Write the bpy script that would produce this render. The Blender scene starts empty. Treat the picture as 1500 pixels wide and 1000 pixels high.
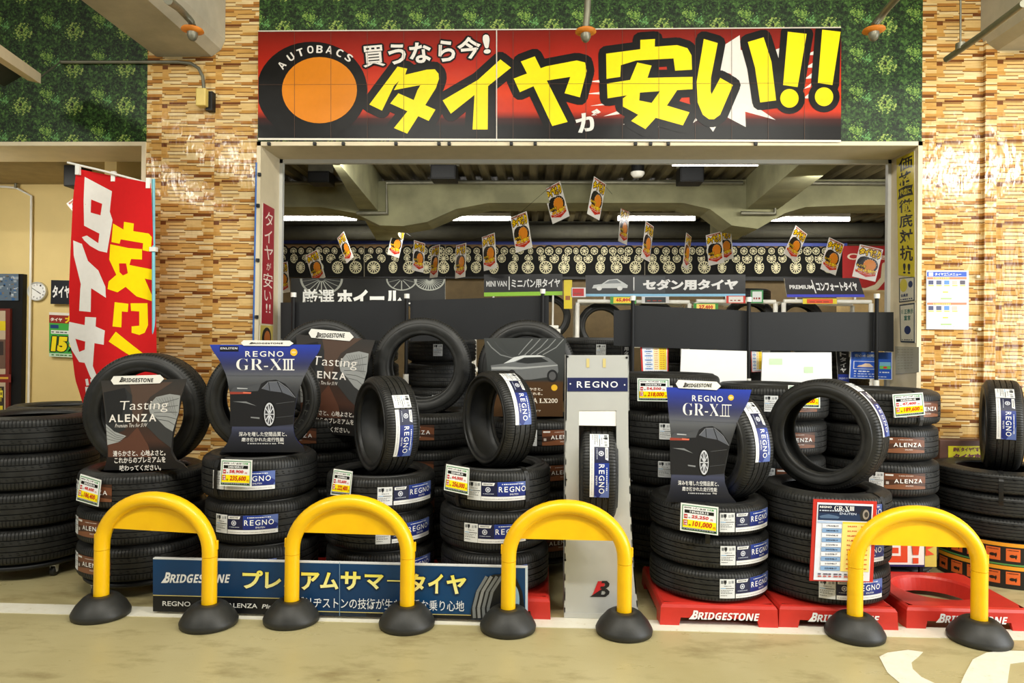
import bpy, bmesh, math, random
from mathutils import Vector, Matrix
random.seed(7)
scene = bpy.context.scene
COL = scene.collection
# ---------------------------------------------------------------- camera
TH, RO, PT = math.radians(2.2), 0.011, math.radians(0.3)
CAM = Vector((0, -5.0, 1.43))
F = Vector((-math.sin(TH)*math.cos(PT), math.cos(TH)*math.cos(PT), math.sin(PT)))
R0 = Vector((math.cos(TH), math.sin(TH), 0)); U0 = R0.cross(F)
RV = R0*math.cos(RO) + U0*math.sin(RO); UV = U0*math.cos(RO) - R0*math.sin(RO)
cd = bpy.data.cameras.new('camera'); cam = bpy.data.objects.new('camera', cd); COL.objects.link(cam)
cd.sensor_width = 36; cd.lens = 24; cd.clip_start = .05; cd.clip_end = 100
cam.matrix_world = Matrix(((RV.x, UV.x, -F.x, CAM.x), (RV.y, UV.y, -F.y, CAM.y), (RV.z, UV.z, -F.z, CAM.z), (0, 0, 0, 1)))
scene.camera = cam

def ray(px, py): return F + RV*((px-750)/1000) + UV*((500-py)/1000)
def at(px, py, Y):
    d = ray(px, py); return CAM + d*((Y-CAM.y)/d.y)
def atx(px, py, X):
    d = ray(px, py); return CAM + d*((X-CAM.x)/d.x)
def fl(px, py, z=0):
    d = ray(px, py); return CAM + d*((z-CAM.z)/d.z)

# ---------------------------------------------------------------- light
w = bpy.data.worlds.new('world'); scene.world = w; w.use_nodes = True
bg = w.node_tree.nodes['Background']; bg.inputs[0].default_value = (.95, 1, .95, 1); bg.inputs[1].default_value = .21
def area(name, loc, target, sx, sy, power, col=(1, .97, .88)):
    l = bpy.data.lights.new(name, 'AREA'); l.shape = 'RECTANGLE'; l.size = sx; l.size_y = sy; l.energy = power; l.color = col
    o = bpy.data.objects.new(name, l); COL.objects.link(o); o.location = loc
    o.rotation_euler = (Vector(target)-Vector(loc)).to_track_quat('-Z', 'Y').to_euler(); return o
area('ceiling_tube_light', (-4.8, -4.9, 3.95), (-3.2, 0, 1.6), 1.2, .12, 75)
area('ceiling_tube_light', (-1.4, -3.7, 4.05), (-1.4, -.6, 1.0), 2.4, .22, 95)
area('ceiling_tube_light', (2.2, -3.7, 4.05), (2.2, -.6, 1.0), 2.4, .22, 120)
area('ceiling_tube_light', (5.9, -4.9, 3.95), (3.2, 0, 1.8), 1.2, .12, 125)
area('daylight_entrance', (8.5, -4.5, 2.0), (2.2, -.6, 1.1), 4.0, 3.0, 400, (.95, .98, 1))
area('inside_tube_light', (-1.4, 1.0, 3.0), (-1.4, 3.2, 1.2), 1.4, .2, 30)
area('inside_tube_light', (1.0, .9, 2.85), (1.0, 3.2, 1.2), 1.4, .2, 34)
area('inside_tube_light', (3.2, 1.4, 3.0), (3.4, 3.4, 1.2), 1.4, .2, 36)
area('inside_tube_light', (-2.4, 5.0, 3.1), (-2.4, 6.2, 1.8), 1.4, .2, 30)
area('inside_tube_light', (.8, 5.0, 3.1), (.8, 6.2, 1.8), 1.4, .2, 30)
area('inside_tube_light', (4.0, 5.0, 3.1), (4.0, 6.2, 1.8), 1.4, .2, 30)
area('side_room_light', (-5.0, .0, 2.85), (-4.6, 1.6, 1.6), 1.0, .3, 28)
vs = scene.view_settings
vs.view_transform = 'Standard'; vs.look = 'None'; vs.gamma = 1; vs.exposure = 0.14; vs.use_curve_mapping = False

# ---------------------------------------------------------------- materials
def s2l(c): return c/12.92 if c <= .04045 else ((c+.055)/1.055)**2.4
def rgb(r, g, b): return (s2l(r/255), s2l(g/255), s2l(b/255), 1)
class NT:
    def __init__(s, name, rough=.5, metal=0, spec=.5, coat=0):
        s.m = bpy.data.materials.new(name); s.m.use_nodes = True; s.t = s.m.node_tree
        s.b = s.t.nodes['Principled BSDF']; s.b.inputs['Roughness'].default_value = rough; s.b.inputs['Metallic'].default_value = metal
        s.b.inputs['Specular IOR Level'].default_value = spec
        if coat: s.b.inputs['Coat Weight'].default_value = coat; s.b.inputs['Coat Roughness'].default_value = .06
    def n(s, typ, ins=None, **kw):
        nd = s.t.nodes.new('ShaderNode'+typ)
        for k, v in kw.items(): setattr(nd, k, v)
        for k, v in (ins or {}).items():
            if hasattr(v, 'is_linked') or isinstance(v, bpy.types.NodeSocket): s.t.links.new(v, nd.inputs[k])
            else: nd.inputs[k].default_value = v
        return nd
    def math(s, op, a, b=0.0, c=0.0): return s.n('Math', {0: a, 1: b, 2: c}, operation=op).outputs[0]
    def ramp(s, fac, stops, interp='LINEAR'):
        nd = s.n('ValToRGB', {0: fac}); cr = nd.color_ramp; cr.interpolation = interp
        while len(cr.elements) < len(stops): cr.elements.new(.5)
        for e, (p, c) in zip(cr.elements, stops): e.position = p; e.color = c
        return nd.outputs[0]
    def noise(s, vec, scale, detail=4, rough=.55): return s.n('TexNoise', {'Vector': vec, 'Scale': scale, 'Detail': detail, 'Roughness': rough})
    def mix(s, fac, a, b, typ='MIX'):
        nd = s.n('Mix', data_type='RGBA', blend_type=typ)
        for i, v in ((0, fac), (6, a), (7, b)):
            if isinstance(v, bpy.types.NodeSocket): s.t.links.new(v, nd.inputs[i])
            else: nd.inputs[i].default_value = v
        return nd.outputs[2]
    def obj(s): return s.n('TexCoord').outputs['Object']
    def xyz(s, v):
        nd = s.n('SeparateXYZ', {0: v}); return nd.outputs
    def link(s, out, inp): s.t.links.new(out, s.b.inputs[inp])
    def bump(s, h, strength=.3, dist=.01):
        s.link(s.n('Bump', {'Height': h, 'Strength': strength, 'Distance': dist}).outputs[0], 'Normal')

def plain(name, c, rough=.5, metal=0, spec=.5, var=.12, scale=9, coat=0, bump=0):
    t = NT(name, rough, metal, spec, coat); c = rgb(*c); nz = t.noise(t.obj(), scale, 5).outputs['Fac']
    d = tuple(x*(1-var) for x in c[:3])+(1,); e = tuple(min(1, x*(1+var)) for x in c[:3])+(1,)
    t.link(t.ramp(nz, [(.3, d), (.7, e)]), 'Base Color')
    if bump: t.bump(t.noise(t.obj(), scale*8, 4).outputs['Fac'], bump, .004)
    return t.m
def ink_mat(name, rough, spec=.5, wave=0):
    t = NT(name, rough, 0, spec); a = t.n('Attribute', attribute_name='Col').outputs['Color']
    nz = t.noise(t.obj(), 30, 3).outputs['Fac']
    t.link(t.mix(1, a, t.ramp(nz, [(.2, (.93, .93, .93, 1)), (.8, (1, 1, 1, 1))]), 'MULTIPLY'), 'Base Color')
    if wave: t.bump(t.noise(t.obj(), 3.5, 3).outputs['Fac'], wave, .03)
    return t.m
INK = ink_mat('printed_card', .42, .4)
INKG = ink_mat('glossy_print', .22, .5, .12)
BANNERM = ink_mat('banner_film', .34, .16, .12)
CLOTH = ink_mat('flag_cloth', .85, .15, .15)
def tube_emit():
    t = NT('tube_glow'); t.b.inputs['Emission Color'].default_value = (1, .97, .93, 1); t.b.inputs['Emission Strength'].default_value = 12
    nz = t.noise(t.obj(), 3).outputs['Fac']; t.link(t.ramp(nz, [(0, (.9, .9, .9, 1)), (1, (1, 1, 1, 1))]), 'Base Color'); return t.m
GLOW = tube_emit()
def rubber():
    t = NT('tyre_rubber', .5, 0, .36); o = t.obj(); x = t.xyz(o)
    tr = t.n('Attribute', attribute_name='tread').outputs['Fac']
    ang = t.math('ARCTAN2', x[1], x[0])
    zz = t.math('ABSOLUTE', x[2])
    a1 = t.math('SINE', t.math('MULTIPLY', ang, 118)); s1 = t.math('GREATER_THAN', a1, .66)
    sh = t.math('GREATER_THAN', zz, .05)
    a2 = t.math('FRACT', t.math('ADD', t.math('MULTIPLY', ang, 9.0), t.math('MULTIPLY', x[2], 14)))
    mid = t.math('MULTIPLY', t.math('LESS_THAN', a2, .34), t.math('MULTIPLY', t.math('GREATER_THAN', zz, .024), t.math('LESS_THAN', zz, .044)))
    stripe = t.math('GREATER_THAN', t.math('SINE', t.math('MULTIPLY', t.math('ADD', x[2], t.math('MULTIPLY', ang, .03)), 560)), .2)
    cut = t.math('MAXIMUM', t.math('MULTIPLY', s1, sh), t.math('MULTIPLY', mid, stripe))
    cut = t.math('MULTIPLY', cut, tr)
    nz = t.noise(o, 14, 6, .6).outputs['Fac']
    base = t.ramp(nz, [(.3, (.010, .0102, .0098, 1)), (.7, (.021, .021, .0195, 1))])
    t.link(base, 'Base Color'); t.link(t.ramp(nz, [(.3, (.42,)*3+(1,)), (.7, (.58,)*3+(1,))]), 'Roughness'); t.link(t.math('MULTIPLY', t.math('SUBTRACT', 1.0, t.math('MULTIPLY', cut, .92)), .46), 'Specular IOR Level')  # sipes lose specular, standing in for the shade inside the slots
    t.bump(t.math('SUBTRACT', t.math('MULTIPLY', nz, .12), cut), 1.0, .009); return t.m
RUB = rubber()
YEL = plain('yellow_paint', (255, 196, 0), .38, var=.06, coat=.2)
BLKR = plain('black_rubber', (38, 38, 35), .5, var=.35, scale=12, bump=.1)
REDP = plain('red_plastic', (196, 46, 36), .38, var=.1)
BLKP = plain('black_plastic_board', (28, 29, 31), .5, spec=.35, var=.1, scale=5)
BLKM = plain('black_metal', (18, 18, 19), .5, spec=.3)
WHP = plain('white_plastic', (232, 230, 222), .35, var=.04)
STEEL = plain('brushed_aluminium', (206, 207, 204), .36, .35, var=.06, scale=3)
GALV = plain('galvanised_pipe', (122, 120, 104), .45, .5, var=.2)
BEIGE = plain('beige_paint', (214, 200, 168), .5, var=.05)
BEIGEW = plain('cream_wall', (222, 198, 136), .75, var=.06, scale=2)
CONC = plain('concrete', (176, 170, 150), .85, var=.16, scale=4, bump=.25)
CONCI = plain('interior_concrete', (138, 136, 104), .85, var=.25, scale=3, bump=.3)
DARKC = plain('dark_ceiling', (40, 38, 26), .85, var=.3)
GREYW = plain('grey_skirting', (150, 148, 140), .6, var=.08)
ORNG = plain('rusty_orange_flange', (205, 120, 30), .6, var=.3)
CARD_W = plain('white_card_board', (238, 238, 236), .4, var=.02)
LTBLUE = plain('light_blue_pole', (120, 190, 205), .35)
STRAPM = plain('black_strap', (14, 14, 14), .45)
def wallpaper():
    t = NT('wood_slat_wallpaper', .16, 0, .24); o = t.obj(); x = t.xyz(o)
    X, Z = x[0], x[2]
    px = t.math('FLOORED_MODULO', t.math('ADD', X, 2.555), .845); px2 = t.math('FLOORED_MODULO', X, .405)
    H = .0265
    zr = t.math('DIVIDE', t.math('FLOORED_MODULO', Z, .291), .291/11); row = t.math('FLOOR', zr); fz = t.math('FRACT', zr)
    r1 = t.n('TexWhiteNoise', {'W': row}, noise_dimensions='1D').outputs['Value']
    xs = t.math('ADD', t.math('DIVIDE', px2, .135), r1)
    # bricks step: every column half shifts by third of a row
    col = t.math('FLOOR', xs); fx = t.math('FRACT', xs)
    zr2 = t.math('ADD', zr, t.math('MULTIPLY', t.math('FLOORED_MODULO', col, 3), .33))
    row2 = t.math('FLOOR', zr2); fz2 = t.math('FRACT', zr2)
    v = t.n('CombineXYZ', {0: col, 1: row2}); wn = t.n('TexWhiteNoise', {'Vector': v.outputs[0]}, noise_dimensions='2D').outputs['Value']
    c = t.ramp(wn, [(0, rgb(220, 186, 124)), (.22, rgb(204, 158, 88)), (.44, rgb(228, 204, 154)), (.58, rgb(194, 146, 76)), (.74, rgb(214, 174, 108)), (.86, rgb(178, 124, 62)), (.955, rgb(116, 70, 38))], 'CONSTANT')
    gr = t.noise(t.n('Mapping', {'Vector': o, 'Scale': (9, 1, 90)}).outputs[0], 1.0, 4).outputs['Fac']
    c = t.mix(.55, c, t.ramp(gr, [(.3, (.62, .55, .45, 1)), (.65, (1, 1, 1, 1))]), 'MULTIPLY')
    edge = t.math('LESS_THAN', fz2, .22)
    edge = t.math('MULTIPLY', edge, t.math('GREATER_THAN', t.n('TexWhiteNoise', {'Vector': t.n('VectorMath', {0: v.outputs[0], 1: (17.3, 5.1, 0)}).outputs[0]}, noise_dimensions='2D').outputs['Value'], .4))
    c = t.mix(edge, c, rgb(112, 74, 38))
    t.link(c, 'Base Color')
    w1 = t.noise(t.n('Mapping', {'Vector': o, 'Scale': (3, 1, 1.2)}).outputs[0], 3.0, 3).outputs['Fac']
    t.bump(w1, .35, .03); return t.m
WOOD = wallpaper()
def ivy():
    t = NT('ivy_print', .5, 0, .3); o = t.obj(); x = t.xyz(o)
    u = t.math('DIVIDE', t.math('FLOORED_MODULO', x[0], .40), .40); v = t.math('DIVIDE', t.math('FLOORED_MODULO', x[2], .282), .282)
    tile = t.n('CombineXYZ', {0: t.math('MULTIPLY', u, .40), 1: t.math('MULTIPLY', v, .282)}).outputs[0]
    vo = t.n('TexVoronoi', {'Vector': tile, 'Scale': 95.0}, feature='F1'); vo2 = t.n('TexVoronoi', {'Vector': tile, 'Scale': 45.0}, feature='F1')
    nz = t.noise(tile, 16, 6, .7).outputs['Fac']
    leaf = t.n('SeparateColor', {0: vo.outputs['Color']}).outputs[0]
    k = t.math('ADD', t.math('MULTIPLY', leaf, .42), t.math('SUBTRACT', t.math('MULTIPLY', nz, 1.25), .32))
    k = t.math('SUBTRACT', k, t.math('MULTIPLY', vo2.outputs['Distance'], .16))
    c = t.ramp(k, [(.16, rgb(10, 20, 8)), (.38, rgb(28, 48, 20)), (.58, rgb(52, 84, 34)), (.78, rgb(86, 120, 54)), (.95, rgb(140, 162, 86))])
    def clump(cx, cz, rr, colr, c):
        d = t.math('SQRT', t.math('ADD', t.math('POWER', t.math('MULTIPLY', t.math('SUBTRACT', u, cx), .40), 2.0), t.math('POWER', t.math('MULTIPLY', t.math('SUBTRACT', v, cz), .282), 2.0)))
        d = t.math('ADD', d, t.math('MULTIPLY', t.math('SUBTRACT', leaf, .5), .075))
        m = t.math('MULTIPLY', t.math('LESS_THAN', d, rr), t.math('GREATER_THAN', nz, .43))
        return t.mix(m, c, t.mix(leaf, colr, rgb(90, 128, 40)))
    c = clump(.2, .3, .042, rgb(150, 168, 86), c); c = clump(.7, .62, .034, rgb(128, 156, 74), c); c = clump(.88, .5, .014, rgb(96, 150, 90), c)
    t.link(c, 'Base Color'); return t.m
IVY = ivy()
def floor_m():
    t = NT('epoxy_floor', .3, 0, .4); o = t.obj()
    a = t.noise(o, .9, 5, .6).outputs['Fac']; b = t.noise(t.n('Mapping', {'Vector': o, 'Scale': (1, 2.4, 1)}).outputs[0], 2.1, 6, .65).outputs['Fac']
    g = t.noise(o, 240, 2).outputs['Fac']
    c = t.ramp(a, [(.3, rgb(176, 164, 118)), (.7, rgb(196, 186, 142))])
    c = t.mix(t.ramp(b, [(.52, (0, 0, 0, 1)), (.70, (.7, .7, .7, 1))]), c, rgb(128, 112, 72))
    c = t.mix(t.ramp(t.n('TexVoronoi', {'Vector': o, 'Scale': 3.1}).outputs['Distance'], [(.0, (.85,)*3+(1,)), (.035, (0, 0, 0, 1))]), c, rgb(74, 62, 44))
    c = t.mix(.12, c, t.ramp(g, [(.3, (.4, .4, .4, 1)), (.7, (1, 1, 1, 1))]), 'MULTIPLY')
    t.link(c, 'Base Color'); t.link(t.ramp(b, [(.3, (.22,)*3+(1,)), (.7, (.5,)*3+(1,))]), 'Roughness')
    t.bump(t.noise(o, 60, 3).outputs['Fac'], .08, .003); return t.m
FLOORM = floor_m()
def line_m():
    t = NT('worn_white_paint', .45); o = t.obj(); b = t.noise(o, 18, 6, .7).outputs['Fac']
    t.link(t.ramp(b, [(.3, rgb(238, 236, 222)), (.62, rgb(232, 228, 210)), (.72, rgb(196, 186, 150))]), 'Base Color'); return t.m
LINEM = line_m()
def deck_m():
    t = NT('corrugated_deck', .6, .2); o = t.obj(); x = t.xyz(o)
    nz = t.noise(t.n('Mapping', {'Vector': o, 'Scale': (7, .5, 1)}).outputs[0], 1.6, 4).outputs['Fac']
    t.link(t.ramp(nz, [(.35, rgb(70, 62, 42)), (.65, rgb(118, 108, 78))]), 'Base Color'); return t.m
DECK = deck_m()
# ---------------------------------------------------------------- lettering
_tc = {}; _td = None
def BO(s): return ''.join(chr(0x1D5D4+ord(c)-65) if 'A' <= c <= 'Z' else chr(0x1D5EE+ord(c)-97) if 'a' <= c <= 'z' else chr(0x1D7EC+ord(c)-48) if '0' <= c <= '9' else c for c in s)
def SE(s): return ''.join(chr(0x1D400+ord(c)-65) if 'A' <= c <= 'Z' else chr(0x1D41A+ord(c)-97) if 'a' <= c <= 'z' else c for c in s)
def glyphs(s, bold=0.0, res=3):
    global _td
    k = (s, bold, res)
    if k in _tc: return _tc[k]
    c = bpy.data.curves.new('tmp', 'FONT'); c.body = s; c.resolution_u = res; c.offset = bold
    o = bpy.data.objects.new('tmp', c); COL.objects.link(o)
    dg = bpy.context.evaluated_depsgraph_get(); dg.update()
    m = bpy.data.meshes.new_from_object(o.evaluated_get(dg))
    vs_ = [(v.co.x, v.co.y) for v in m.vertices]; fs = [tuple(p.vertices) for p in m.polygons]
    bpy.data.objects.remove(o); bpy.data.curves.remove(c); bpy.data.meshes.remove(m)
    _tc[k] = (vs_, fs); return _tc[k]

# ---------------------------------------------------------------- mesh builder
class Art:
    """flat print in its own (u, v) plane: rectangles, polygons, lettering, in layers"""
    def __init__(s): s.f = []; s.L = 0; s.eps = .0005
    def up(s): s.L += 1; return s
    def face(s, pts, c, cols=None): s.L += .012; s.f.append(([(p[0], p[1], s.L*s.eps) for p in pts], [c]*len(pts) if cols is None else cols))
    def poly(s, pts, c): s.face(pts, rgb(*c))
    def rect(s, x0, y0, x1, y1, c, c2=None):
        if c2 is None: s.poly([(x0, y0), (x1, y0), (x1, y1), (x0, y1)], c)
        else: s.face([(x0, y0), (x1, y0), (x1, y1), (x0, y1)], None, [rgb(*c), rgb(*c), rgb(*c2), rgb(*c2)])
    def ell(s, cx, cy, rx, ry, c, n=28, a0=0, a1=2*math.pi, clipx=None):
        p = [(cx+rx*math.cos(a0+(a1-a0)*i/n), cy+ry*math.sin(a0+(a1-a0)*i/n)) for i in range(n+(a1-a0 < 6.28))]
        if clipx is not None: p = [(max(clipx, q[0]), q[1]) for q in p]
        s.poly(p, c)
    def line(s, pts, wd, c, closed=False, cap=True):
        q = list(pts)+([pts[0]] if closed else [])
        for a, b in zip(q, q[1:]):
            dx, dy = b[0]-a[0], b[1]-a[1]; l = math.hypot(dx, dy) or 1; nx, ny = -dy/l*wd/2, dx/l*wd/2
            s.poly([(a[0]+nx, a[1]+ny), (b[0]+nx, b[1]+ny), (b[0]-nx, b[1]-ny), (a[0]-nx, a[1]-ny)], c)
        if cap:
            for a in q: s.ell(a[0], a[1], wd/2, wd/2, c, 10)
    def ring(s, cx, cy, r0, r1, c, a0=0, a1=2*math.pi, n=28, ky=1):
        for i in range(n):
            t0, t1 = a0+(a1-a0)*i/n, a0+(a1-a0)*(i+1)/n
            s.poly([(cx+r*math.cos(t), cy+ky*r*math.sin(t)) for r, t in ((r0, t0), (r1, t0), (r1, t1), (r0, t1))], c)
    def text(s, st, x0, y0, x1, y1, c, bold=0.0, rot=0, shear=0, outline=None, ob=.06, mirror=False, res=3, c2=None):
        """lettering fitted to the box (x0,y0)=first letter's top left, (x1,y1)=bottom right; v may run either way"""
        base = glyphs(st, bold, res)[0]
        if not base: return
        def put(b, col, du=0, dv=0):
            s.L += .012
            V, Fc = glyphs(st, b, res)
            xa, xb = min(p[0] for p in base), max(p[0] for p in base); ya, yb = min(p[1] for p in base), max(p[1] for p in base)
            if yb-ya < .2: ya, yb = ya-.3, yb+.3
            cx, cy = (x0+x1)/2, (y0+y1)/2; ca, sa = math.cos(rot), math.sin(rot); out = []
            for (px, py) in V:
                u = (px-xa)/((xb-xa) or 1); v = (py-ya)/((yb-ya) or 1)
                if mirror: u = 1-u
                X = (u-.5)*(x1-x0)+shear*(v-.5)*abs(y1-y0)*(1 if x1 > x0 else -1); Y = (.5-v)*(y1-y0)
                out.append((cx+X*ca-Y*sa+du, cy+X*sa+Y*ca+dv, s.L*s.eps, v))
            for fc in Fc:
                if c2 and col is c: cols = [tuple(a+(b2-a)*(1-out[i][3]) for a, b2 in zip(rgb(*c), rgb(*c2))) for i in fc]
                else: cols = [rgb(*col)]*len(fc)
                s.f.append(([out[i][:3] for i in fc], cols))
        if outline:
            rx_, ry_ = ob*abs(x1-x0), ob*abs(y1-y0)*.9
            for k in range(8): put(bold, outline, rx_*math.cos(k*math.pi/4), ry_*math.sin(k*math.pi/4))
            s.up()
        put(bold, c)
    def spaced(s, st, x0, y0, x1, y1, c, gap=.22, **k):
        """capitals set apart, each fitted to its own slot"""
        wd = {'I': .35, 'M': 1.15, 'N': 1.0, 'O': 1.12, 'G': 1.05, 'E': .78, 'L': .74, 'Z': .9, 'R': .88, 'A': 1.05}; W = [wd.get(q, 1) for q in st]; tot = sum(W)+gap*(len(st)-1); x = x0
        for q, w in zip(st, W): u = (x1-x0)*w/tot; s.text(q, x, y0, x+u, y1, c, **k); x += u+(x1-x0)*gap/tot
    def smear(s, x0, y0, x1, y1, c, n=6, seed=1):
        """a line of print too small to read"""
        r = random.Random(seed); x = x0; W = x1-x0; i = 0
        while i < n:
            a = x0+W*i/n; b = a+W/n*r.uniform(.5, .9); s.rect(a, y0, b, y1, c); i += 1

class M:
    def __init__(s):
        s.bm = bmesh.new(); s.cl = s.bm.loops.layers.float_color.new('Col'); s.mats = []; s.tl = None
    def mi(s, m):
        if m not in s.mats: s.mats.append(m)
        return s.mats.index(m)
    def add(s, V, Fs, m, col=(1, 1, 1, 1), smooth=False):
        vs_ = [s.bm.verts.new(v) for v in V]; i = s.mi(m)
        for f in Fs:
            try: fc = s.bm.faces.new([vs_[k] for k in f])
            except ValueError: continue
            fc.material_index = i; fc.smooth = smooth
            for l in fc.loops: l[s.cl] = col
        return s
    def box(s, x0, y0, z0, x1, y1, z1, m, c=(255, 255, 255), bev=0):
        col = rgb(*c)
        if bev:
            b = bev; V = []
            for sx, sy, sz in [(a, q, e) for a in (0, 1) for q in (0, 1) for e in (0, 1)]: V.append(((x0, x1)[sx], (y0, y1)[sy], (z0, z1)[sz]))
            t = bmesh.new(); tv = [t.verts.new(v) for v in V]
            for f in ((0, 1, 3, 2), (4, 6, 7, 5), (0, 4, 5, 1), (2, 3, 7, 6), (0, 2, 6, 4), (1, 5, 7, 3)): t.faces.new([tv[k] for k in f])
            bmesh.ops.recalc_face_normals(t, faces=t.faces[:])
            bmesh.ops.bevel(t, geom=t.edges[:], offset=b, segments=2, affect='EDGES', profile=.5)
            t.verts.index_update(); s.add([v.co.copy() for v in t.verts], [[v.index for v in f.verts] for f in t.faces], m, col); t.free(); return s
        V = [(x, y, z) for x in (x0, x1) for y in (y0, y1) for z in (z0, z1)]
        return s.add(V, ((0, 1, 3, 2), (4, 6, 7, 5), (0, 4, 5, 1), (2, 3, 7, 6), (0, 2, 6, 4), (1, 5, 7, 3)), m, col)
    def prism(s, pts, off, m, c=(255, 255, 255)):
        """a polygon of 3D points pushed along off"""
        n = len(pts); V = [Vector(p) for p in pts]+[Vector(p)+Vector(off) for p in pts]
        return s.add(V, [tuple(range(n)), tuple(range(2*n-1, n-1, -1))]+[(i, (i+1) % n, n+(i+1) % n, n+i) for i in range(n)], m, rgb(*c))
    def tube(s, pts, r, m, n=12, caps=True, c=(255, 255, 255)):
        pts = [Vector(p) for p in pts]; V = []; Fs = []; up = None
        for i, p in enumerate(pts):
            d = (pts[min(i+1, len(pts)-1)]-pts[max(i-1, 0)]).normalized()
            if up is None: up = d.orthogonal().normalized()
            up = (up-d*up.dot(d)).normalized(); sd = d.cross(up); rr = r[i] if isinstance(r, (list, tuple)) else r
            for k in range(n): a = 2*math.pi*k/n; V.append(p+up*math.cos(a)*rr+sd*math.sin(a)*rr)
        for i in range(len(pts)-1):
            for k in range(n): Fs.append((i*n+k, i*n+(k+1) % n, (i+1)*n+(k+1) % n, (i+1)*n+k))
        s.add(V, Fs, m, rgb(*c), True)
        if caps: s.add(V[:n], [tuple(range(n))[::-1]], m, rgb(*c)); s.add(V[-n:], [tuple(range(n))], m, rgb(*c))
        return s
    def lathe(s, prof, m, n=24, loc=(0, 0, 0), ax='z', closed=False, sx=1, sy=1, smooth=True, caps=True):
        V = []; Fs = []; k = len(prof); loc = Vector(loc)
        for i in range(n):
            a = 2*math.pi*i/n
            for r, z in prof:
                x, y = r*math.cos(a)*sx, r*math.sin(a)*sy
                V.append(loc+Vector((x, y, z) if ax == 'z' else (x, z, y) if ax == 'y' else (z, x, y)))
        for i in range(n):
            j = (i+1) % n
            for q in range(k if closed else k-1): Fs.append((i*k+q, j*k+q, j*k+(q+1) % k, i*k+(q+1) % k))
        s.add(V, Fs, m, smooth=smooth)
        if not closed and caps:
            if prof[0][0] > 1e-4: s.add([V[i*k] for i in range(n)], [tuple(range(n))[::-1]], m)
            if prof[-1][0] > 1e-4: s.add([V[i*k+k-1] for i in range(n)], [tuple(range(n))], m)
        return s
    def art(s, A, fn, m, cu=(), cv=()):
        t = bmesh.new(); cl = t.loops.layers.float_color.new('Col')
        for pts, cols in A.f:
            try: f = t.faces.new([t.verts.new(p) for p in pts])
            except ValueError: continue
            for l, c in zip(f.loops, cols): l[cl] = c
        for i, cs in ((0, cu), (1, cv)):
            no = (1, 0, 0) if i == 0 else (0, 1, 0)
            for c in cs: bmesh.ops.bisect_plane(t, geom=t.verts[:]+t.edges[:]+t.faces[:], plane_co=tuple(c*q for q in no), plane_no=no, dist=1e-7)
        mi = s.mi(m); mp = {}
        for v in t.verts: mp[v] = s.bm.verts.new(fn(v.co.x, v.co.y, v.co.z))
        for f in t.faces:
            try: g = s.bm.faces.new([mp[v] for v in f.verts])
            except ValueError: continue
            g.material_index = mi; g.smooth = bool(cu or cv)
            for l, l0 in zip(g.loops, f.loops): l[s.cl] = l0[cl]
        t.free(); return s
    def mesh(s, name):
        me = bpy.data.meshes.new(name); s.bm.to_mesh(me); s.bm.free()
        for m in s.mats: me.materials.append(m)
        return me
    def build(s, name, parent=None, loc=None, local=False, weld=False):
        if weld: bmesh.ops.recalc_face_normals(s.bm, faces=s.bm.faces[:])
        if parent is None and loc is None and not local:
            xs = [v.co for v in s.bm.verts]; loc = Vector(((min(v.x for v in xs)+max(v.x for v in xs))/2, (min(v.y for v in xs)+max(v.y for v in xs))/2, min(v.z for v in xs)))
        if parent is not None and not local:
            base = parent.location if parent.parent is None else parent.parent.location
            bmesh.ops.translate(s.bm, verts=s.bm.verts[:], vec=-base)
        elif loc is not None: bmesh.ops.translate(s.bm, verts=s.bm.verts[:], vec=-Vector(loc))
        o = bpy.data.objects.new(name, s.mesh(name)); COL.objects.link(o)
        if parent is not None: o.parent = parent
        elif loc is not None: o.location = loc
        return o
def tag(o, label, cat, group=None, kind=None):
    o['label'] = label; o['category'] = cat
    if group: o['group'] = group
    if kind: o['kind'] = kind
    return o
def struct(o): o['kind'] = 'structure'; return o
def empty(name, loc):
    o = bpy.data.objects.new(name, None); COL.objects.link(o); o.location = loc; o.empty_display_size = .1; return o
def frange(a, b, n): return [a+(b-a)*i/n for i in range(1, n)]
ORD = ['topmost', 'second', 'third', 'fourth', 'fifth', 'sixth', 'seventh', 'eighth']

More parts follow.
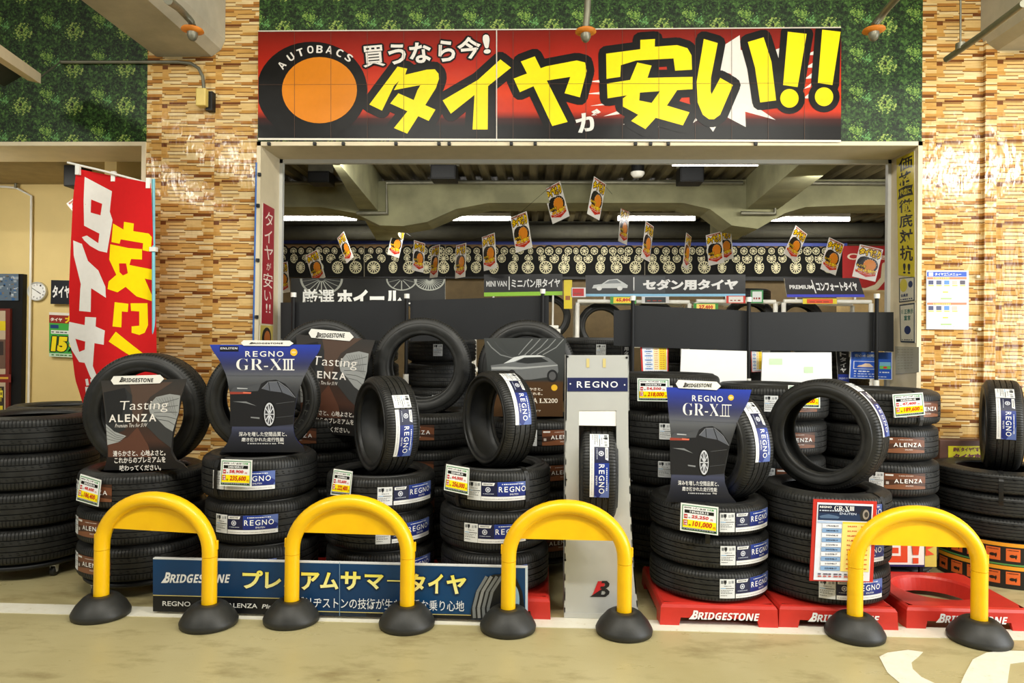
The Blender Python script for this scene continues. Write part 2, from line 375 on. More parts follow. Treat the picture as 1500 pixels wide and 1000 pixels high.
# ---------------------------------------------------------------- tyres
def tyre_mesh(R, W, rim, segs=112):
    h = W/2; sw = R-rim; g = .0085
    side = [(rim, .36*W), (rim+.004, .43*W), (rim+.016, .465*W), (rim+.022, .455*W), (rim+.03, .475*W), (rim+.45*sw, .5*W), (rim+.62*sw, .497*W), (rim+.64*sw, .488*W), (R-.036, .472*W), (R-.031, .462*W), (R-.018, .44*W), (R-.0075, .40*W), (R-.003, .35*W), (R-.0012, .30*W), (R-.001, .243*W)]
    g1, g2, gw, gd = .228*W, .076*W, .0145*W, R-.0012-g
    ro = [(R-.0008, g1-gw), (R, .15*W), (R, g2+gw)]; rc = [(R, g2-gw), (R, -(g2-gw))]
    runs = [side+[(R-.001, g1+gw)], [(R-.001, g1+gw), (gd, g1+gw*.8)], [(gd, g1+gw*.8), (gd, g1-gw*.8)], [(gd, g1-gw*.8), (R-.0008, g1-gw)], ro, [(R, g2+gw), (gd, g2+gw*.8)], [(gd, g2+gw*.8), (gd, g2-gw*.8)], [(gd, g2-gw*.8), (R, g2-gw)]]
    mir = [[(r, -z) for r, z in reversed(q)] for q in reversed(runs)]
    ins = [(rim, -.36*W), (rim+.01, -.33*W), (rim+.35*sw, -.44*W), (R-.03, -.40*W), (R-.017, -.3*W), (R-.015, 0), (R-.017, .3*W), (R-.03, .40*W), (rim+.35*sw, .44*W), (rim+.01, .33*W), (rim, .36*W)]
    m = M(); tread = []
    for q in runs+[rc]+mir+[ins]:
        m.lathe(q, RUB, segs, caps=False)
        f = [1.0 if (r > R-.02 and q is not ins and r > gd+.002) else 0.0 for r, z in q]; tread += f*segs
    me = m.mesh('tyre')
    at_ = me.attributes.new('tread', 'FLOAT', 'POINT'); at_.data.foreach_set('value', tread)
    return me
_tm = {}
def get_tyre(R, W, rim):
    k = (round(R, 3), round(W, 3), round(rim, 3))
    if k not in _tm: _tm[k] = tyre_mesh(*k)
    return _tm[k]
def sticker_art(kind):
    A = Art()
    if kind == 'blue':
        A.rect(0, 0, .262, .098, (238, 238, 236)); A.up()
        A.rect(0, 0, .262, .076, (24, 28, 62)); A.up(); A.rect(.085, 0, .262, .076, (34, 62, 150), (28, 38, 110)); A.up()
        A.poly([(.18, 0), (.262, 0), (.262, .05)], (92, 112, 176)); A.poly([(.25, .076), (.262, .06), (.262, .076)], (92, 112, 176))
        A.poly([(.004, .004), (.072, .004), (.066, .019), (.004, .019)], (240, 240, 238)); A.up()
        A.text(BO('BRIDGESTONE'), .012, .008, .060, .0145, (20, 20, 30), .0, shear=.2, res=2)
        A.ring(.036, .040, .010, .0135, (225, 228, 240), n=18); A.ell(.036, .040, .005, .005, (225, 228, 240), 8)
        for i in range(6): a = i*math.pi/3; A.ell(.036+.0075*math.cos(a), .040+.0075*math.sin(a), .0016, .0016, (225, 228, 240), 6)
        A.smear(.010, .060, .068, .063, (200, 206, 225), 7); A.smear(.108, .009, .228, .014, (235, 238, 250), 12)
        A.spaced('REGNO', .092, .024, .240, .052, (250, 250, 250), gap=.34, bold=.008); A.text('ENLITEN', .150, .060, .196, .068, (245, 245, 250), .0, res=1)
        A.smear(.006, .086, .25, .089, (170, 170, 170), 30)
    elif kind == 'brown':
        A.rect(0, 0, .25, .094, (70, 42, 28)); A.up(); A.poly([(0, 0), (.12, 0), (.25, .02), (.25, .06), (.12, .035), (0, .04)], (112, 66, 42))
        A.poly([(0, .075), (.10, .062), (.25, .08), (.25, .094), (0, .094)], (128, 80, 52)); A.up()
        A.rect(.006, .006, .05, .016, (225, 220, 214)); A.rect(.010, .05, .026, .066, (200, 190, 182)); A.smear(.08, .012, .17, .016, (210, 195, 185), 9)
        A.spaced('ALENZA', .055, .033, .225, .057, (250, 248, 244), gap=.28, bold=.01); A.text('ENLITEN', .12, .070, .165, .077, (235, 230, 225), 0, res=1)
    elif kind == 'white':
        A.rect(0, 0, .078, .098, (226, 228, 228)); A.up()
        A.rect(.006, .008, .018, .024, (120, 124, 126)); A.rect(.02, .006, .034, .022, (30, 32, 36)); A.rect(.024, .02, .03, .028, (30, 32, 36))
        A.rect(.044, .01, .056, .024, (176, 178, 180)); A.rect(.060, .008, .072, .022, (150, 154, 156))
        A.smear(.022, .034, .06, .037, (90, 92, 96), 5, 2)
        A.rect(.004, .046, .03, .049, (110, 170, 220)); A.rect(.03, .046, .074, .049, (26, 26, 30))
        for i, y in enumerate((.056, .063, .070, .082)): A.smear(.005, y, (.072, .05, .066, .04)[i], y+.003, (96, 98, 100), 7-i, i+3)
    return A
_sm = {}
def sticker(parent, R, W, kind, ang):
    """a label wrapped on the tread; ang = direction of its left edge round the tyre's axle"""
    k = (round(R, 3), round(W, 3), kind)
    if k not in _sm:
        A = sticker_art(kind); m = M(); hgt = .098 if kind != 'brown' else .094; sc = min(1.0, W*.62/hgt)
        wd = {'blue': .262, 'brown': .25, 'white': .078}[kind]
        f = lambda u, v, w_: ((R+.0018+w_)*math.cos(u*sc/R), (R+.0018+w_)*math.sin(u*sc/R), (hgt/2-v)*sc)
        m.art(A, f, INK, frange(0, wd, 12)); _sm[k] = m.mesh('sticker')
    o = bpy.data.objects.new({'blue': 'brand_sticker', 'brown': 'brand_sticker', 'white': 'size_sticker'}[kind], _sm[k]); COL.objects.link(o)
    o.parent = parent; o.rotation_euler = (0, 0, ang)
    if kind != 'white': o['label'] = 'blue printed sticker on the tread' if kind == 'blue' else 'brown printed sticker on the tread'
    return o
def tyre(R, W, rim, mat, label, stickers=(), group='tyres stacked for sale'):
    o = bpy.data.objects.new('tyre', get_tyre(R, W, rim)); COL.objects.link(o); o.matrix_world = mat
    tag(o, label, 'tyre', group)
    for kind, a in stickers: sticker(o, R, W, kind, math.radians(a))
    return o
def stack(cx, Yc, R, rim, base, ytop, n, desc, stick=None, W=None, group=None, jit=.008):
    """n tyres lying on one another; returns (centre, top height, width)"""
    c = at(cx, 500, Yc); X = c.x
    if W is None: W = (at(cx, ytop, Yc-R+.04).z-base)/n
    for k in range(n):
        i = n-1-k; z = base+W*(i+.5); rr = random.Random(int(cx)*31+k)
        mat = Matrix.Translation((X+rr.uniform(-jit, jit), Yc+rr.uniform(-jit, jit), z)) @ Matrix.Rotation(rr.uniform(0, .3) if not stick else 0, 4, 'Z')
        lab = f'{ORD[k]} of {n} black tyres lying {desc}' if k else f'topmost of {n} black tyres lying {desc}'
        tyre(R, W-.002, rim, mat, lab, (stick(k) if stick else ()), group or f'tyres {desc}')
    return Vector((X, Yc, base+W*n)), W
def standing(px, Yc, R, W, rim, zbot, yaw, label, stickers=(), tilt=0, roll=0, lean=0, group='tyres standing on top of the stacks'):
    """a tyre on edge: yaw 0 faces the camera, positive turns its face to the right; stickers by angle round the axle (90 = top)"""
    X = at(px, 500, Yc).x
    ax = Matrix.Rotation(yaw, 4, 'Z') @ Matrix.Rotation(lean, 4, 'X') @ Matrix.Rotation(tilt, 4, 'Y') @ Matrix.Rotation(math.pi/2, 4, 'X')
    return tyre(R, W, rim, Matrix.Translation((X, Yc, zbot+R)) @ ax, label, stickers, group)
# ================================================================ the setting
ZT, ZC = 2.92, 4.3
XL, XR, XO, XW = -2.105, 2.735, -2.95, -2.105
m = M(); m.box(-9, -7, -.1, 9, 6.6, 0, FLOORM); struct(m.build('floor', loc=(0, 0, 0)))
A = Art(); m = M(); m.box(-9, -1.525, -.01, 9, -1.40, .003, LINEM); struct(m.build('trim_1', loc=(0, 0, 0)))['label'] = 'white painted line on the floor along the shop front'
m = M(); m.box(-9, -7, ZC, 9, .45, ZC+.2, CONC); struct(m.build('ceiling', loc=(0, 0, 0)))
m = M(); m.box(XO, 0, 0, XL-.0, .43, ZC, WOOD); struct(m.build('wall_left', loc=(0, 0, 0)))
m = M(); m.box(XR, 0, .52, 6, .43, ZC, WOOD); m.box(3.16, -.03, .52, 6, .0, ZC, WOOD); m.box(XR, .01, 0, 6, .43, .52, GREYW); struct(m.build('wall_right', loc=(0, 0, 0)))
m = M(); m.box(XL, 0, ZT, XR, .43, ZC, IVY); struct(m.build('wall_upper', loc=(0, 0, 0)))
m = M(); m.box(-6, 0, ZT, XO, .43, ZC, IVY); struct(m.build('wall_upper_left', loc=(0, 0, 0)))
m = M()                                             # frame lining of the main opening
m.box(XL, -.012, 0, XL+.03, .44, ZT, BEIGE); m.box(XR-.03, -.012, 0, XR, .44, ZT, BEIGE); m.box(XL, -.012, ZT-.03, XR, .44, ZT, BEIGE)
struct(m.build('trim_2', loc=(0, 0, 0)))['label'] = 'beige lining of the wide shop opening'
m = M()
for x0, x1 in ((XL+.03, XL+.055), (XR-.055, XR-.03)): m.box(x0, .36, 0, x1, .40, ZT-.03, STEEL)
m.box(XL+.03, .36, ZT-.06, XR-.03, .40, ZT-.03, STEEL); struct(m.build('window_1', loc=(0, 0, 0)))['label'] = 'thin steel shutter rail round the opening'
m = M(); m.box(XO-.03, -.012, 0, XO, .44, ZT, BEIGE); m.box(-6, -.012, ZT-.03, XO-.03, .44, ZT, BEIGE); struct(m.build('trim_3', loc=(0, 0, 0)))['label'] = 'beige lining of the side opening'
# blue edging tape along the left column
m = M(); m.tube([at(375.5, 238, -.012), at(374, 330, -.012), at(371, 500, -.012)], .007, plain('blue_tape', (40, 96, 170), .5), 6); tag(m.build('blue_edge_strip'), 'blue edging strip down the left side of the opening', 'edging')
# shop interior
m = M(); m.box(-5.3, 6.3, 0, 7, 6.5, 3.5, plain('back_wall_paint', (92, 76, 48), .8, var=.15)); struct(m.build('wall_back', loc=(0, 0, 0)))
m = M(); m.box(-5.3, 1.82, 0, -5.2, 6.3, 3.5, BEIGEW); m.box(-3.55, .43, 0, -3.45, 1.75, 3.5, BEIGEW); struct(m.build('wall_inner_left', loc=(0, 0, 0)))
m = M(); m.box(6.5, .43, 0, 6.6, 6.3, 3.5, BEIGEW); struct(m.build('wall_inner_right', loc=(0, 0, 0)))
m = M(); y = .43
V = []; Fs = []
n = 0
for i in range(124):
    x = -5.3+i*.096; z = 3.42+(.05 if i % 2 else 0)
    for xx in (x, x+.075): V += [(xx, .43, z), (xx, 6.3, z)]
for i in range(len(V)//2-1): Fs.append((2*i, 2*i+1, 2*i+3, 2*i+2))
m.add(V, Fs, DECK); m.box(-5.3, .43, 3.55, 6.6, 6.3, 3.6, DECK); struct(m.build('ceiling_inner', loc=(0, 0, 0)))
# concrete beams inside: one across with a haunched soffit, two running into the depth
Yb = 3.1
def bz(px, py): p = at(px, py, Yb); return (p.x, Yb, p.z)
prof = [(380, 266), (380, 303), (470, 303), (520, 312), (556, 330), (590, 331), (625, 325), (668, 306), (715, 297), (900, 297), (1000, 297), (1040, 306), (1072, 330), (1110, 335), (1150, 312), (1180, 303), (1260, 300), (1400, 300), (1400, 262)]
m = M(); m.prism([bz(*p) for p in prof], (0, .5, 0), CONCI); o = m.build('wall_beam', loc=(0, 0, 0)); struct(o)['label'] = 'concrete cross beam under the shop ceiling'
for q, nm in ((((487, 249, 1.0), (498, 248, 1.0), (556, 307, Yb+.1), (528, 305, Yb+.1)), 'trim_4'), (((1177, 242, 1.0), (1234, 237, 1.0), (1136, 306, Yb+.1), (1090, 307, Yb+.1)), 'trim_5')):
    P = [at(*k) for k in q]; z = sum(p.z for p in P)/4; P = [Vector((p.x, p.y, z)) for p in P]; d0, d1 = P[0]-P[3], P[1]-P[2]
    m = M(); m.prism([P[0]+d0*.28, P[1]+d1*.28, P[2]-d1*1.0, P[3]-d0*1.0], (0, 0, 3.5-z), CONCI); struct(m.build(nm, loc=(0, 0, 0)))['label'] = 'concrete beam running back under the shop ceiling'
m = M(); m.box(-5.2, 5.95, 3.13, 6.5, 6.29, 3.42, DARKC); struct(m.build('trim_6', loc=(0, 0, 0)))['label'] = 'dark bulkhead above the back wall'
def tube_thing(name, pts, r, mat, label, cat, n=10, grp=None): return tag(M().tube(pts, r, mat, n).build(name), label, cat, grp)
tube_thing('insulated_duct', [at(404, 341, 5.7), at(1290, 337, 5.7)], .11, DARKC, 'long dark insulated duct running below the shop ceiling', 'duct', 16)
def bent(pts, Y): return [at(x, y, Y) for x, y in pts]
tube_thing('conduit', bent([(405, 268), (535, 268)], Yb-.06), .025, GALV, 'short grey conduit across the beam at the left', 'conduit')
tube_thing('conduit', bent([(523, 312), (567, 312), (566, 267), (700, 267), (905, 267), (1088, 268)], Yb-.06), .025, GALV, 'long grey conduit across the middle of the beam', 'conduit')
tube_thing('conduit', bent([(1085, 312), (1135, 313), (1136, 268), (1305, 269)], Yb-.06), .025, GALV, 'grey conduit across the beam beside the right jamb', 'conduit')
for (x0, x1, y, lb) in ((404, 522, 320, 'glowing tube lamp at the left end of the ceiling row'), (630, 748, 320, 'glowing tube lamp left of the middle, behind the hanging posters'), (905, 1018, 320, 'glowing tube lamp right of the middle, behind the hanging posters'), (1125, 1244, 321, 'glowing tube lamp at the right end of the ceiling row')):
    a, b = at(x0, y, 4.4), at(x1, y, 4.4); e = empty('tube_lamp', ((a.x+b.x)/2, 4.4, a.z)); tag(e, lb, 'lamp', 'tube lamps inside the shop')
    M().tube([a, b], .026, GLOW, 12).build('tube', e); M().box(a.x, 4.36, a.z+.03, b.x, 4.44, a.z+.075, WHP).build('housing', e)
    for t in (.12, .88): p = a.lerp(b, t); M().tube([(p.x, 4.4, p.z+.07), (p.x, 4.4, 3.44)], .006, GALV, 6).build('hanger', e)
a, b = at(1045, 240, .9), at(1110, 240, .9)
for (x0, x1, y, lb) in ((985, 1110, 240, 'tube lamp half hidden by the lintel, right of the middle'), (1262, 1307, 238, 'tube lamp end at the right corner under the lintel')):
    a, b = at(x0, y, 1.4), at(x1, y, 1.4); e = empty('tube_lamp', ((a.x+b.x)/2, 1.4, a.z)); tag(e, lb, 'lamp', 'tube lamps inside the shop')
    M().tube([a, b], .02, GLOW, 10).build('tube', e); M().box(a.x, 1.36, a.z+.02, b.x, 1.44, 3.42, WHP).build('housing', e)
for (x0, x1, y0, y1, lb) in ((450, 482, 250, 267, 'black ceiling speaker box at the left under the deck'), (630, 668, 240, 262, 'black ceiling speaker box left of the middle under the deck'), (996, 1032, 243, 266, 'black ceiling speaker box right of the middle under the deck')):
    Y = 2.2; a, b = at(x0, y1, Y), at(x1, y0, Y); e = empty('speaker_box', ((a.x+b.x)/2, Y+.1, a.z)); tag(e, lb, 'speaker', 'ceiling speaker boxes')
    M().box(a.x, Y, a.z, b.x, Y+.22, b.z, BLKM, bev=.01).build('body', e); M().box(a.x+.02, Y-.006, a.z+.02, b.x-.02, Y, b.z-.02, BLKP).build('grille', e)
    M().box(a.x-.02, Y+.08, b.z, b.x+.02, Y+.12, 3.45, GALV).build('bracket', e)
p = at(934, 255, 2.4); e = empty('smoke_detector', p); tag(e, 'small white smoke detector under the corrugated ceiling', 'smoke detector')
M().lathe([(.0, -.03), (.05, -.03), (.075, 0), (.075, .02)], WHP, 20, p).build('sensor', e); M().lathe([(.07, .02), (.07, .16)], BLKM, 20, p).build('mount', e)

# ---------------------------------------------------------------- outside overhead
def beam_round(name, x0, x1, z, mat, label):
    m = M(); pts = [(x0, ZC), (x0, z+.12), (x0+.03, z+.05), (x0+.10, z), (x1-.10, z), (x1-.03, z+.05), (x1, z+.12), (x1, ZC)]
    m.prism([(x, -.002, zz) for x, zz in pts], (0, -5, 0), mat); struct(m.build(name, loc=(0, 0, 0)))['label'] = label
beam_round('trim_7', -2.98, -2.36, 3.56, CONC, 'rounded concrete beam end above the left wooden column')
beam_round('trim_8', 3.14, 3.9, 3.56, CONC, 'rounded concrete beam end above the right wooden wall')
def sprinkler(pts, head, label):
    e = empty('sprinkler_pipe', pts[-1]); tag(e, label, 'sprinkler', 'sprinkler heads on the parking ceiling')
    h = Vector(head); M().tube(pts+[h+Vector((0, 0, .03))], .021, GALV, 10).build('pipe', e)
    M().lathe([(.0, .012), (.062, .01), (.066, 0), (.03, -.012)], ORNG, 20, h).build('flange', e)['label'] = 'rusty orange flange'
    M().lathe([(.03, 0), (.032, -.03), (.024, -.05), (.012, -.062), (0, -.064)], GALV, 14, h).build('head', e)
Y = -.9
p = at(282, 45, Y); sprinkler([at(246, 0, Y-.9), at(262, 12, Y-.3), at(279, 30, Y), ], p, 'grey sprinkler pipe with rusty flange under the left beam')
p = at(858, 47, -.75); sprinkler([at(863, -40, -.75), at(860, 20, -.75)], p, 'grey sprinkler pipe with rusty flange above the middle of the banner')
p = at(1280, 45, -.75); sprinkler([at(1330, -20, -1.2), at(1300, 12, -.9), at(1284, 33, -.75)], p, 'grey sprinkler pipe with rusty flange right of the banner')
e = empty('hung_pipe', at(1386, 87, -.5)); tag(e, 'slanting grey pipe on a hanger before the right wooden wall', 'pipe')
M().tube([at(1500, 5, -1.3), at(1440, 50, -.8), at(1386, 87, -.45)], .02, GALV, 10).build('pipe', e)
M().tube([at(1407, 65, -.6), at(1407, -40, -.6)], .006, GALV, 6).build('hanger', e); M().lathe([(.028, -.02), (.028, .02)], GALV, 12, at(1407, 68, -.6)).build('clamp', e)
# batten lamp at the top left
a, b = at(0, 65, -1.2), at(60, 108, -.35); e = empty('batten_lamp', (a+b)/2); tag(e, 'beige batten lamp on the ceiling at the top left corner', 'lamp')
a2 = a+(a-b)*.8
M().prism([a2, b, b+Vector((0, 0, -.07)), a2+Vector((0, 0, -.07))], (-.05, -.06, 0), BEIGE).build('housing', e)
M().prism([a2+Vector((-.05, -.06, -.02)), b+Vector((-.05, -.06, -.02)), b+Vector((-.2, -.08, -.12)), a2+Vector((-.2, -.08, -.12))], (0, 0, .02), BLKM).build('reflector', e)
M().tube([b+Vector((0, 0, -.02)), at(88, 91, -.03)], .005, GALV, 6).build('cable', e)
e = empty('junction_box', at(296, 158, -.05)); tag(e, 'yellowed junction box with conduit on the left wooden column', 'junction box')
M().tube([at(88, 91, -.02), at(262, 91, -.02), at(280, 93, -.03), at(291, 100, -.04), at(297, 112, -.05), at(299, 132, -.05)], .0125, GALV, 10).build('conduit', e)
a, b = at(287, 155, -.09), at(302, 129, -.09); M().box(a.x, -.1, a.z, b.x, -.03, b.z, plain('yellowed_box', (212, 186, 100), .45), bev=.008).build('box', e); M().box(b.x-.02, -.055, a.z-.02, b.x+.03, -.002, b.z-.01, BLKM).build('back_plate', e)

# ================================================================ the big banner
BY = -.02
def pxY(Y): return lambda u, v, w_: at(u, v, Y-w_)
A = Art(); yt = lambda x: 45.5-(x-378)*.0062; yb = lambda x: 203.5+(x-378)*.0035
stops = [(0, (112, 24, 14)), (.28, (168, 34, 18)), (.58, (214, 62, 22)), (.74, (196, 52, 24)), (.81, (60, 20, 16)), (.88, (16, 15, 15)), (1, (14, 13, 13))]
for i in range(24):
    x0, x1 = 378+i*854/24, 378+(i+1)*854/24
    for (t0, c0), (t1, c1) in zip(stops, stops[1:]):
        P = lambda x, t: (x, yt(x)+(yb(x)-yt(x))*t)
        A.face([P(x0, t0), P(x1, t0), P(x1, t1), P(x0, t1)], None, [rgb(*c0), rgb(*c0), rgb(*c1), rgb(*c1)])
A.up()
WHT = (226, 220, 212); BK = (17, 16, 15); YL = (244, 222, 18)
def C2(l): return [(370+x*.3, y*.3) for x, y in l]
def C3(l): return [(800+x*.3, y*.3) for x, y in l]
for tri in ([(845, 345), (870, 220), (945, 172), (950, 245), (978, 238), (1012, 380), (1025, 520), (1120, 585), (972, 545), (975, 620), (880, 570), (940, 410), (900, 360)], [(1100, 250), (1140, 235), (1140, 330), (1120, 300)], [(1262, 270), (1310, 248), (1308, 268)], [(1262, 330), (1305, 305), (1302, 330)], [(1262, 385), (1300, 355), (1298, 382)], [(1255, 435), (1296, 405), (1290, 425)], [(1255, 480), (1285, 455), (1280, 480)],
            [(205, 398), (290, 386), (290, 405)], [(190, 458), (300, 444), (300, 462)], [(215, 517), (360, 490), (365, 510)], [(280, 568), (380, 530), (390, 552)], [(695, 615), (745, 562), (740, 585)], [(790, 610), (838, 605), (815, 643)], [(375, 608), (390, 598), (388, 608)], [(535, 620), (553, 610), (548, 620)]):
    A.poly(C3(tri), WHT)
A.up(); A.ell(457, 132, 81, 71, BK, 48, clipx=378.5)
G = [C2([(708, 325), (755, 335), (745, 365), (690, 420), (632, 540), (570, 510)]), C2([(715, 395), (745, 365), (850, 340), (890, 338), (908, 360), (910, 385), (895, 430), (845, 510), (755, 652), (690, 625), (775, 520), (805, 440), (820, 415), (690, 440)]), C2([(712, 455), (893, 535), (860, 590), (672, 505)]),
     C2([(1210, 290), (1262, 330), (1150, 420), (1085, 462), (968, 555), (928, 490), (1100, 390)]), C2([(1085, 440), (1150, 400), (1148, 632), (1074, 632)]),
     [(752.5, 115), (800, 97), (845, 88.5), (857, 91.5), (859.5, 104), (849.5, 142.5), (827, 136.5), (835.5, 112.5), (800, 118), (761.5, 135)], [(763, 90), (783.4, 82.5), (801, 118), (831.5, 178.5), (809, 184.5), (781, 125)],
     C3([(460, 195), (532, 190), (530, 228), (640, 220), (690, 235), (710, 270), (712, 340), (630, 345), (622, 285), (440, 295), (365, 318), (362, 375), (295, 385), (293, 262), (460, 240)]),
     C3([(445, 305), (515, 320), (495, 380), (715, 375), (715, 435), (640, 440), (590, 515), (700, 548), (668, 612), (535, 575), (485, 630), (415, 590), (450, 560), (375, 520), (375, 480), (395, 465), (300, 480), (297, 408), (410, 390)]),
     C3([(770, 190), (838, 210), (805, 380), (803, 445), (808, 460), (850, 380), (912, 415), (850, 560), (820, 582), (795, 582), (765, 560), (740, 500), (735, 400)]), C3([(985, 205), (1062, 182), (1100, 300), (1123, 490), (1045, 500), (1020, 330)]),
     C3([(1180, 155), (1272, 165), (1228, 425), (1157, 415)]), C3([(1348, 145), (1438, 155), (1398, 415), (1327, 405)])]
for k, g in enumerate(G): A.line(g, 23 if k < 11 else 20, BK, True)
for c in ((1188, 480), (1357, 472)): q = C3([c])[0]; A.ell(q[0], q[1], 23, 23, BK, 24)
A.f = [([(min(x, 1232), max(y, yt(x)), w_) for x, y, w_ in pts], cols) for pts, cols in A.f]   # the print ends at the sheet's edge
A.up()
for g in G: A.poly(g, YL)
for c in ((1188, 480), (1357, 472)): q = C3([c])[0]; A.ell(q[0], q[1], 13.5, 13.8, YL, 24)
A.up(); A.poly(C3([(458, 452), (556, 445), (515, 502), (455, 490)]), BK)
A.ell(468, 132, 55, 48.5, (216, 128, 24), 40)
for ch, x, y, r in (('A', 143, 318, -52), ('U', 187, 278, -36), ('T', 233, 256, -20), ('O', 282, 242, -7), ('B', 327, 240, 3), ('A', 375, 243, 14), ('C', 425, 258, 26), ('S', 470, 282, 38)):
    X, Y_ = 370+x*.3, y*.3; A.text(BO(ch), X-4.6, Y_-5.6, X+4.6, Y_+5.6, WHT, 0, math.radians(r))
for ch, x0, y0, x1, y1 in (('買', 537, 222, 645, 326), ('う', 662, 214, 748, 314), ('な', 765, 206, 872, 308), ('ら', 905, 195, 988, 300), ('今', 1000, 180, 1115, 288), ('!', 1125, 168, 1160, 262)):
    q = C2([(x0, y0), (x1, y1)]); L0 = A.L; A.text(ch, q[0][0], q[0][1], q[1][0], q[1][1], WHT, .014 if ch == '買' else .028, math.radians(-5), outline=BK, ob=.09); A.L = L0
A.up(); q = C3([(145, 540), (275, 640)]); A.text('が', q[0][0], q[0][1], q[1][0], q[1][1], WHT, .035, math.radians(-12))
A.L += 2
A.line([(727.5, yt(727)), (727.5, yb(727))], 1.4, (214, 206, 194), cap=False)
for i in range(1, 16): x = 378+854*i/16.; A.line([(x, yt(x)+2), (x, yb(x)-2)], .5, (92, 70, 58), cap=False)
A.line([(378, 124), (1232, 121.5)], .4, (90, 66, 54), cap=False)
A.line([(378, yt(378)), (1232, yt(1232))], 1.6, (222, 214, 200), cap=False); A.line([(378, yb(378)), (1232, yb(1232))], 3.0, (226, 220, 206), cap=False)
m = M(); m.art(A, pxY(BY), BANNERM)
a, b = at(378, yb(378), BY), at(1232, yt(1232), BY); m.box(a.x, BY+.001, a.z, b.x, -.002, b.z-.004, BEIGE)
tag(m.build('shop_banner'), 'large red and black tyre sale banner with huge yellow lettering above the opening', 'banner')
# clips along the lintel
for i, x in enumerate((394, 461, 503, 580, 643, 658, 749, 784, 931, 953, 979, 1107)):
    p = at(x, 210.5, -.02); tag(M().box(p.x-.012, -.03, p.z-.012, p.x+.012, -.008, p.z+.012, BLKP, bev=.003).build('lintel_clip'), 'small black clip on the beige lintel under the banner', 'clip', 'black clips along the lintel')

# ================================================================ jamb signs
def quadmap(q, toward):
    """unit square (u right, v down) onto four 3D corners TL TR BR BL"""
    q = [Vector(p) for p in q]; t = Vector(toward)
    return lambda u, v, w_: (q[0]*(1-u)+q[1]*u)*(1-v)+(q[3]*(1-u)+q[2]*u)*v+t*w_
Xj = XR-.034
q = [atx(1313, 233, Xj), atx(1339, 221, Xj), atx(1340, 406, Xj), atx(1316, 403, Xj)]
A = Art(); A.rect(0, 0, 1, 1, (214, 196, 40)); A.up()
for ch, y, y2 in (('価', .015, .125), ('格', .135, .25), ('徹', .365, .475), ('底', .49, .60), ('対', .615, .73), ('抗', .745, .875), ('!!', .895, .98)):
    A.text(ch, .12 if ch != '!!' else .3, y, .9 if ch != '!!' else .75, y2, (30, 30, 34), .022, shear=.06)
A.up(); A.poly([(.1, .27), (.5, .255), (.93, .262), (.86, .30), (.95, .345), (.5, .34), (.06, .355), (.14, .31)], (40, 36, 24)); A.up(); A.text('他店に', .18, .275, .82, .328, (214, 196, 40), .02)
m = M(); m.art(A, quadmap(q, (-1, 0, 0)), INKG); m.prism([p+Vector((.001, 0, 0)) for p in q], (.003, 0, 0), WHP); tag(m.build('price_match_sign'), 'tall yellow vertical sign with black characters on the right jamb', 'sign')
for (c4, lb, fn) in (([(1317, 407), (1340, 405), (1340, 440), (1317, 443)], 'small white membership sticker with yellow bubble below the yellow jamb sign', 0), ([(1317.5, 446), (1340, 443), (1340, 502), (1319, 501)], 'white sticker with green characters, lower on the right jamb', 1)):
    q = [atx(x, y, Xj) for x, y in c4]; A = Art(); A.rect(0, 0, 1, 1, (50, 60, 70)); A.up(); A.rect(.06, .04, .94, .96, (214, 208, 186)); A.up()
    if fn == 0: A.ell(.3, .32, .24, .27, (212, 196, 70)); A.ell(.74, .3, .14, .14, (36, 52, 96)); A.text('会員店', .12, .66, .58, .80, (36, 52, 96), .03); A.smear(.1, .87, .9, .92, (40, 50, 90), 6)
    else: A.text('適正表示', .12, .14, .9, .27, (40, 110, 96), .03); A.text('宣言', .3, .3, .74, .43, (40, 110, 96), .03); A.ell(.52, .68, .22, .11, (36, 52, 96)); A.smear(.1, .92, .9, .94, (60, 60, 60), 5)
    m = M(); m.art(A, quadmap(q, (-1, 0, 0)), INK); m.prism([p+Vector((.001, 0, 0)) for p in q], (.003, 0, 0), WHP); tag(m.build('jamb_sticker'), lb, 'sticker')
q = [atx(x, y, Xj) for x, y in ((1311, 507), (1346, 508), (1346, 545), (1312, 548))]; A = Art(); A.rect(0, 0, 1, 1, (176, 170, 148)); A.up()
for i in range(8): A.smear(.1, .1+i*.1, .8, .125+i*.1, (150, 144, 124), 5, i)
m = M(); m.art(A, quadmap(q, (-1, 0, 0)), INK); m.prism([p+Vector((.001, 0, 0)) for p in q], (.003, 0, 0), WHP); tag(m.build('notice_sheet'), 'faded grey notice sheet taped low on the right jamb', 'paper')
Xj = XL+.034
q = [atx(x, y, Xj) for x, y in ((385.5, 297), (402, 306), (400, 475), (383, 473.5))]; A = Art(); A.rect(0, 0, 1, 1, (158, 22, 40)); A.up(); y = .05
for ch, h, x0, x1 in (('タ', .15, .2, .85), ('イ', .14, .15, .8), ('ヤ', .14, .15, .9), ('が', .09, .35, .75), ('安', .15, .1, .9), ('い', .11, .2, .8), ('!!', .1, .35, .75)):
    A.text(ch, x0, y, x1, y+h-.025, (240, 228, 214), .0, shear=.12); y += h
m = M(); m.art(A, quadmap(q, (1, 0, 0)), INK); m.prism([p-Vector((.001, 0, 0)) for p in q], (-.003, 0, 0), WHP); tag(m.build('vertical_sign'), 'narrow dark red sign with white brush characters on the left jamb', 'sign')
q = [atx(x, y, Xj) for x, y in ((381.5, 476), (400, 477), (399, 512), (380.5, 513))]; A = Art(); A.rect(0, 0, 1, 1, (196, 176, 84)); A.up(); A.ell(.5, .5, .36, .42, (30, 26, 22)); A.up(); A.ell(.54, .52, .24, .3, (176, 98, 40))
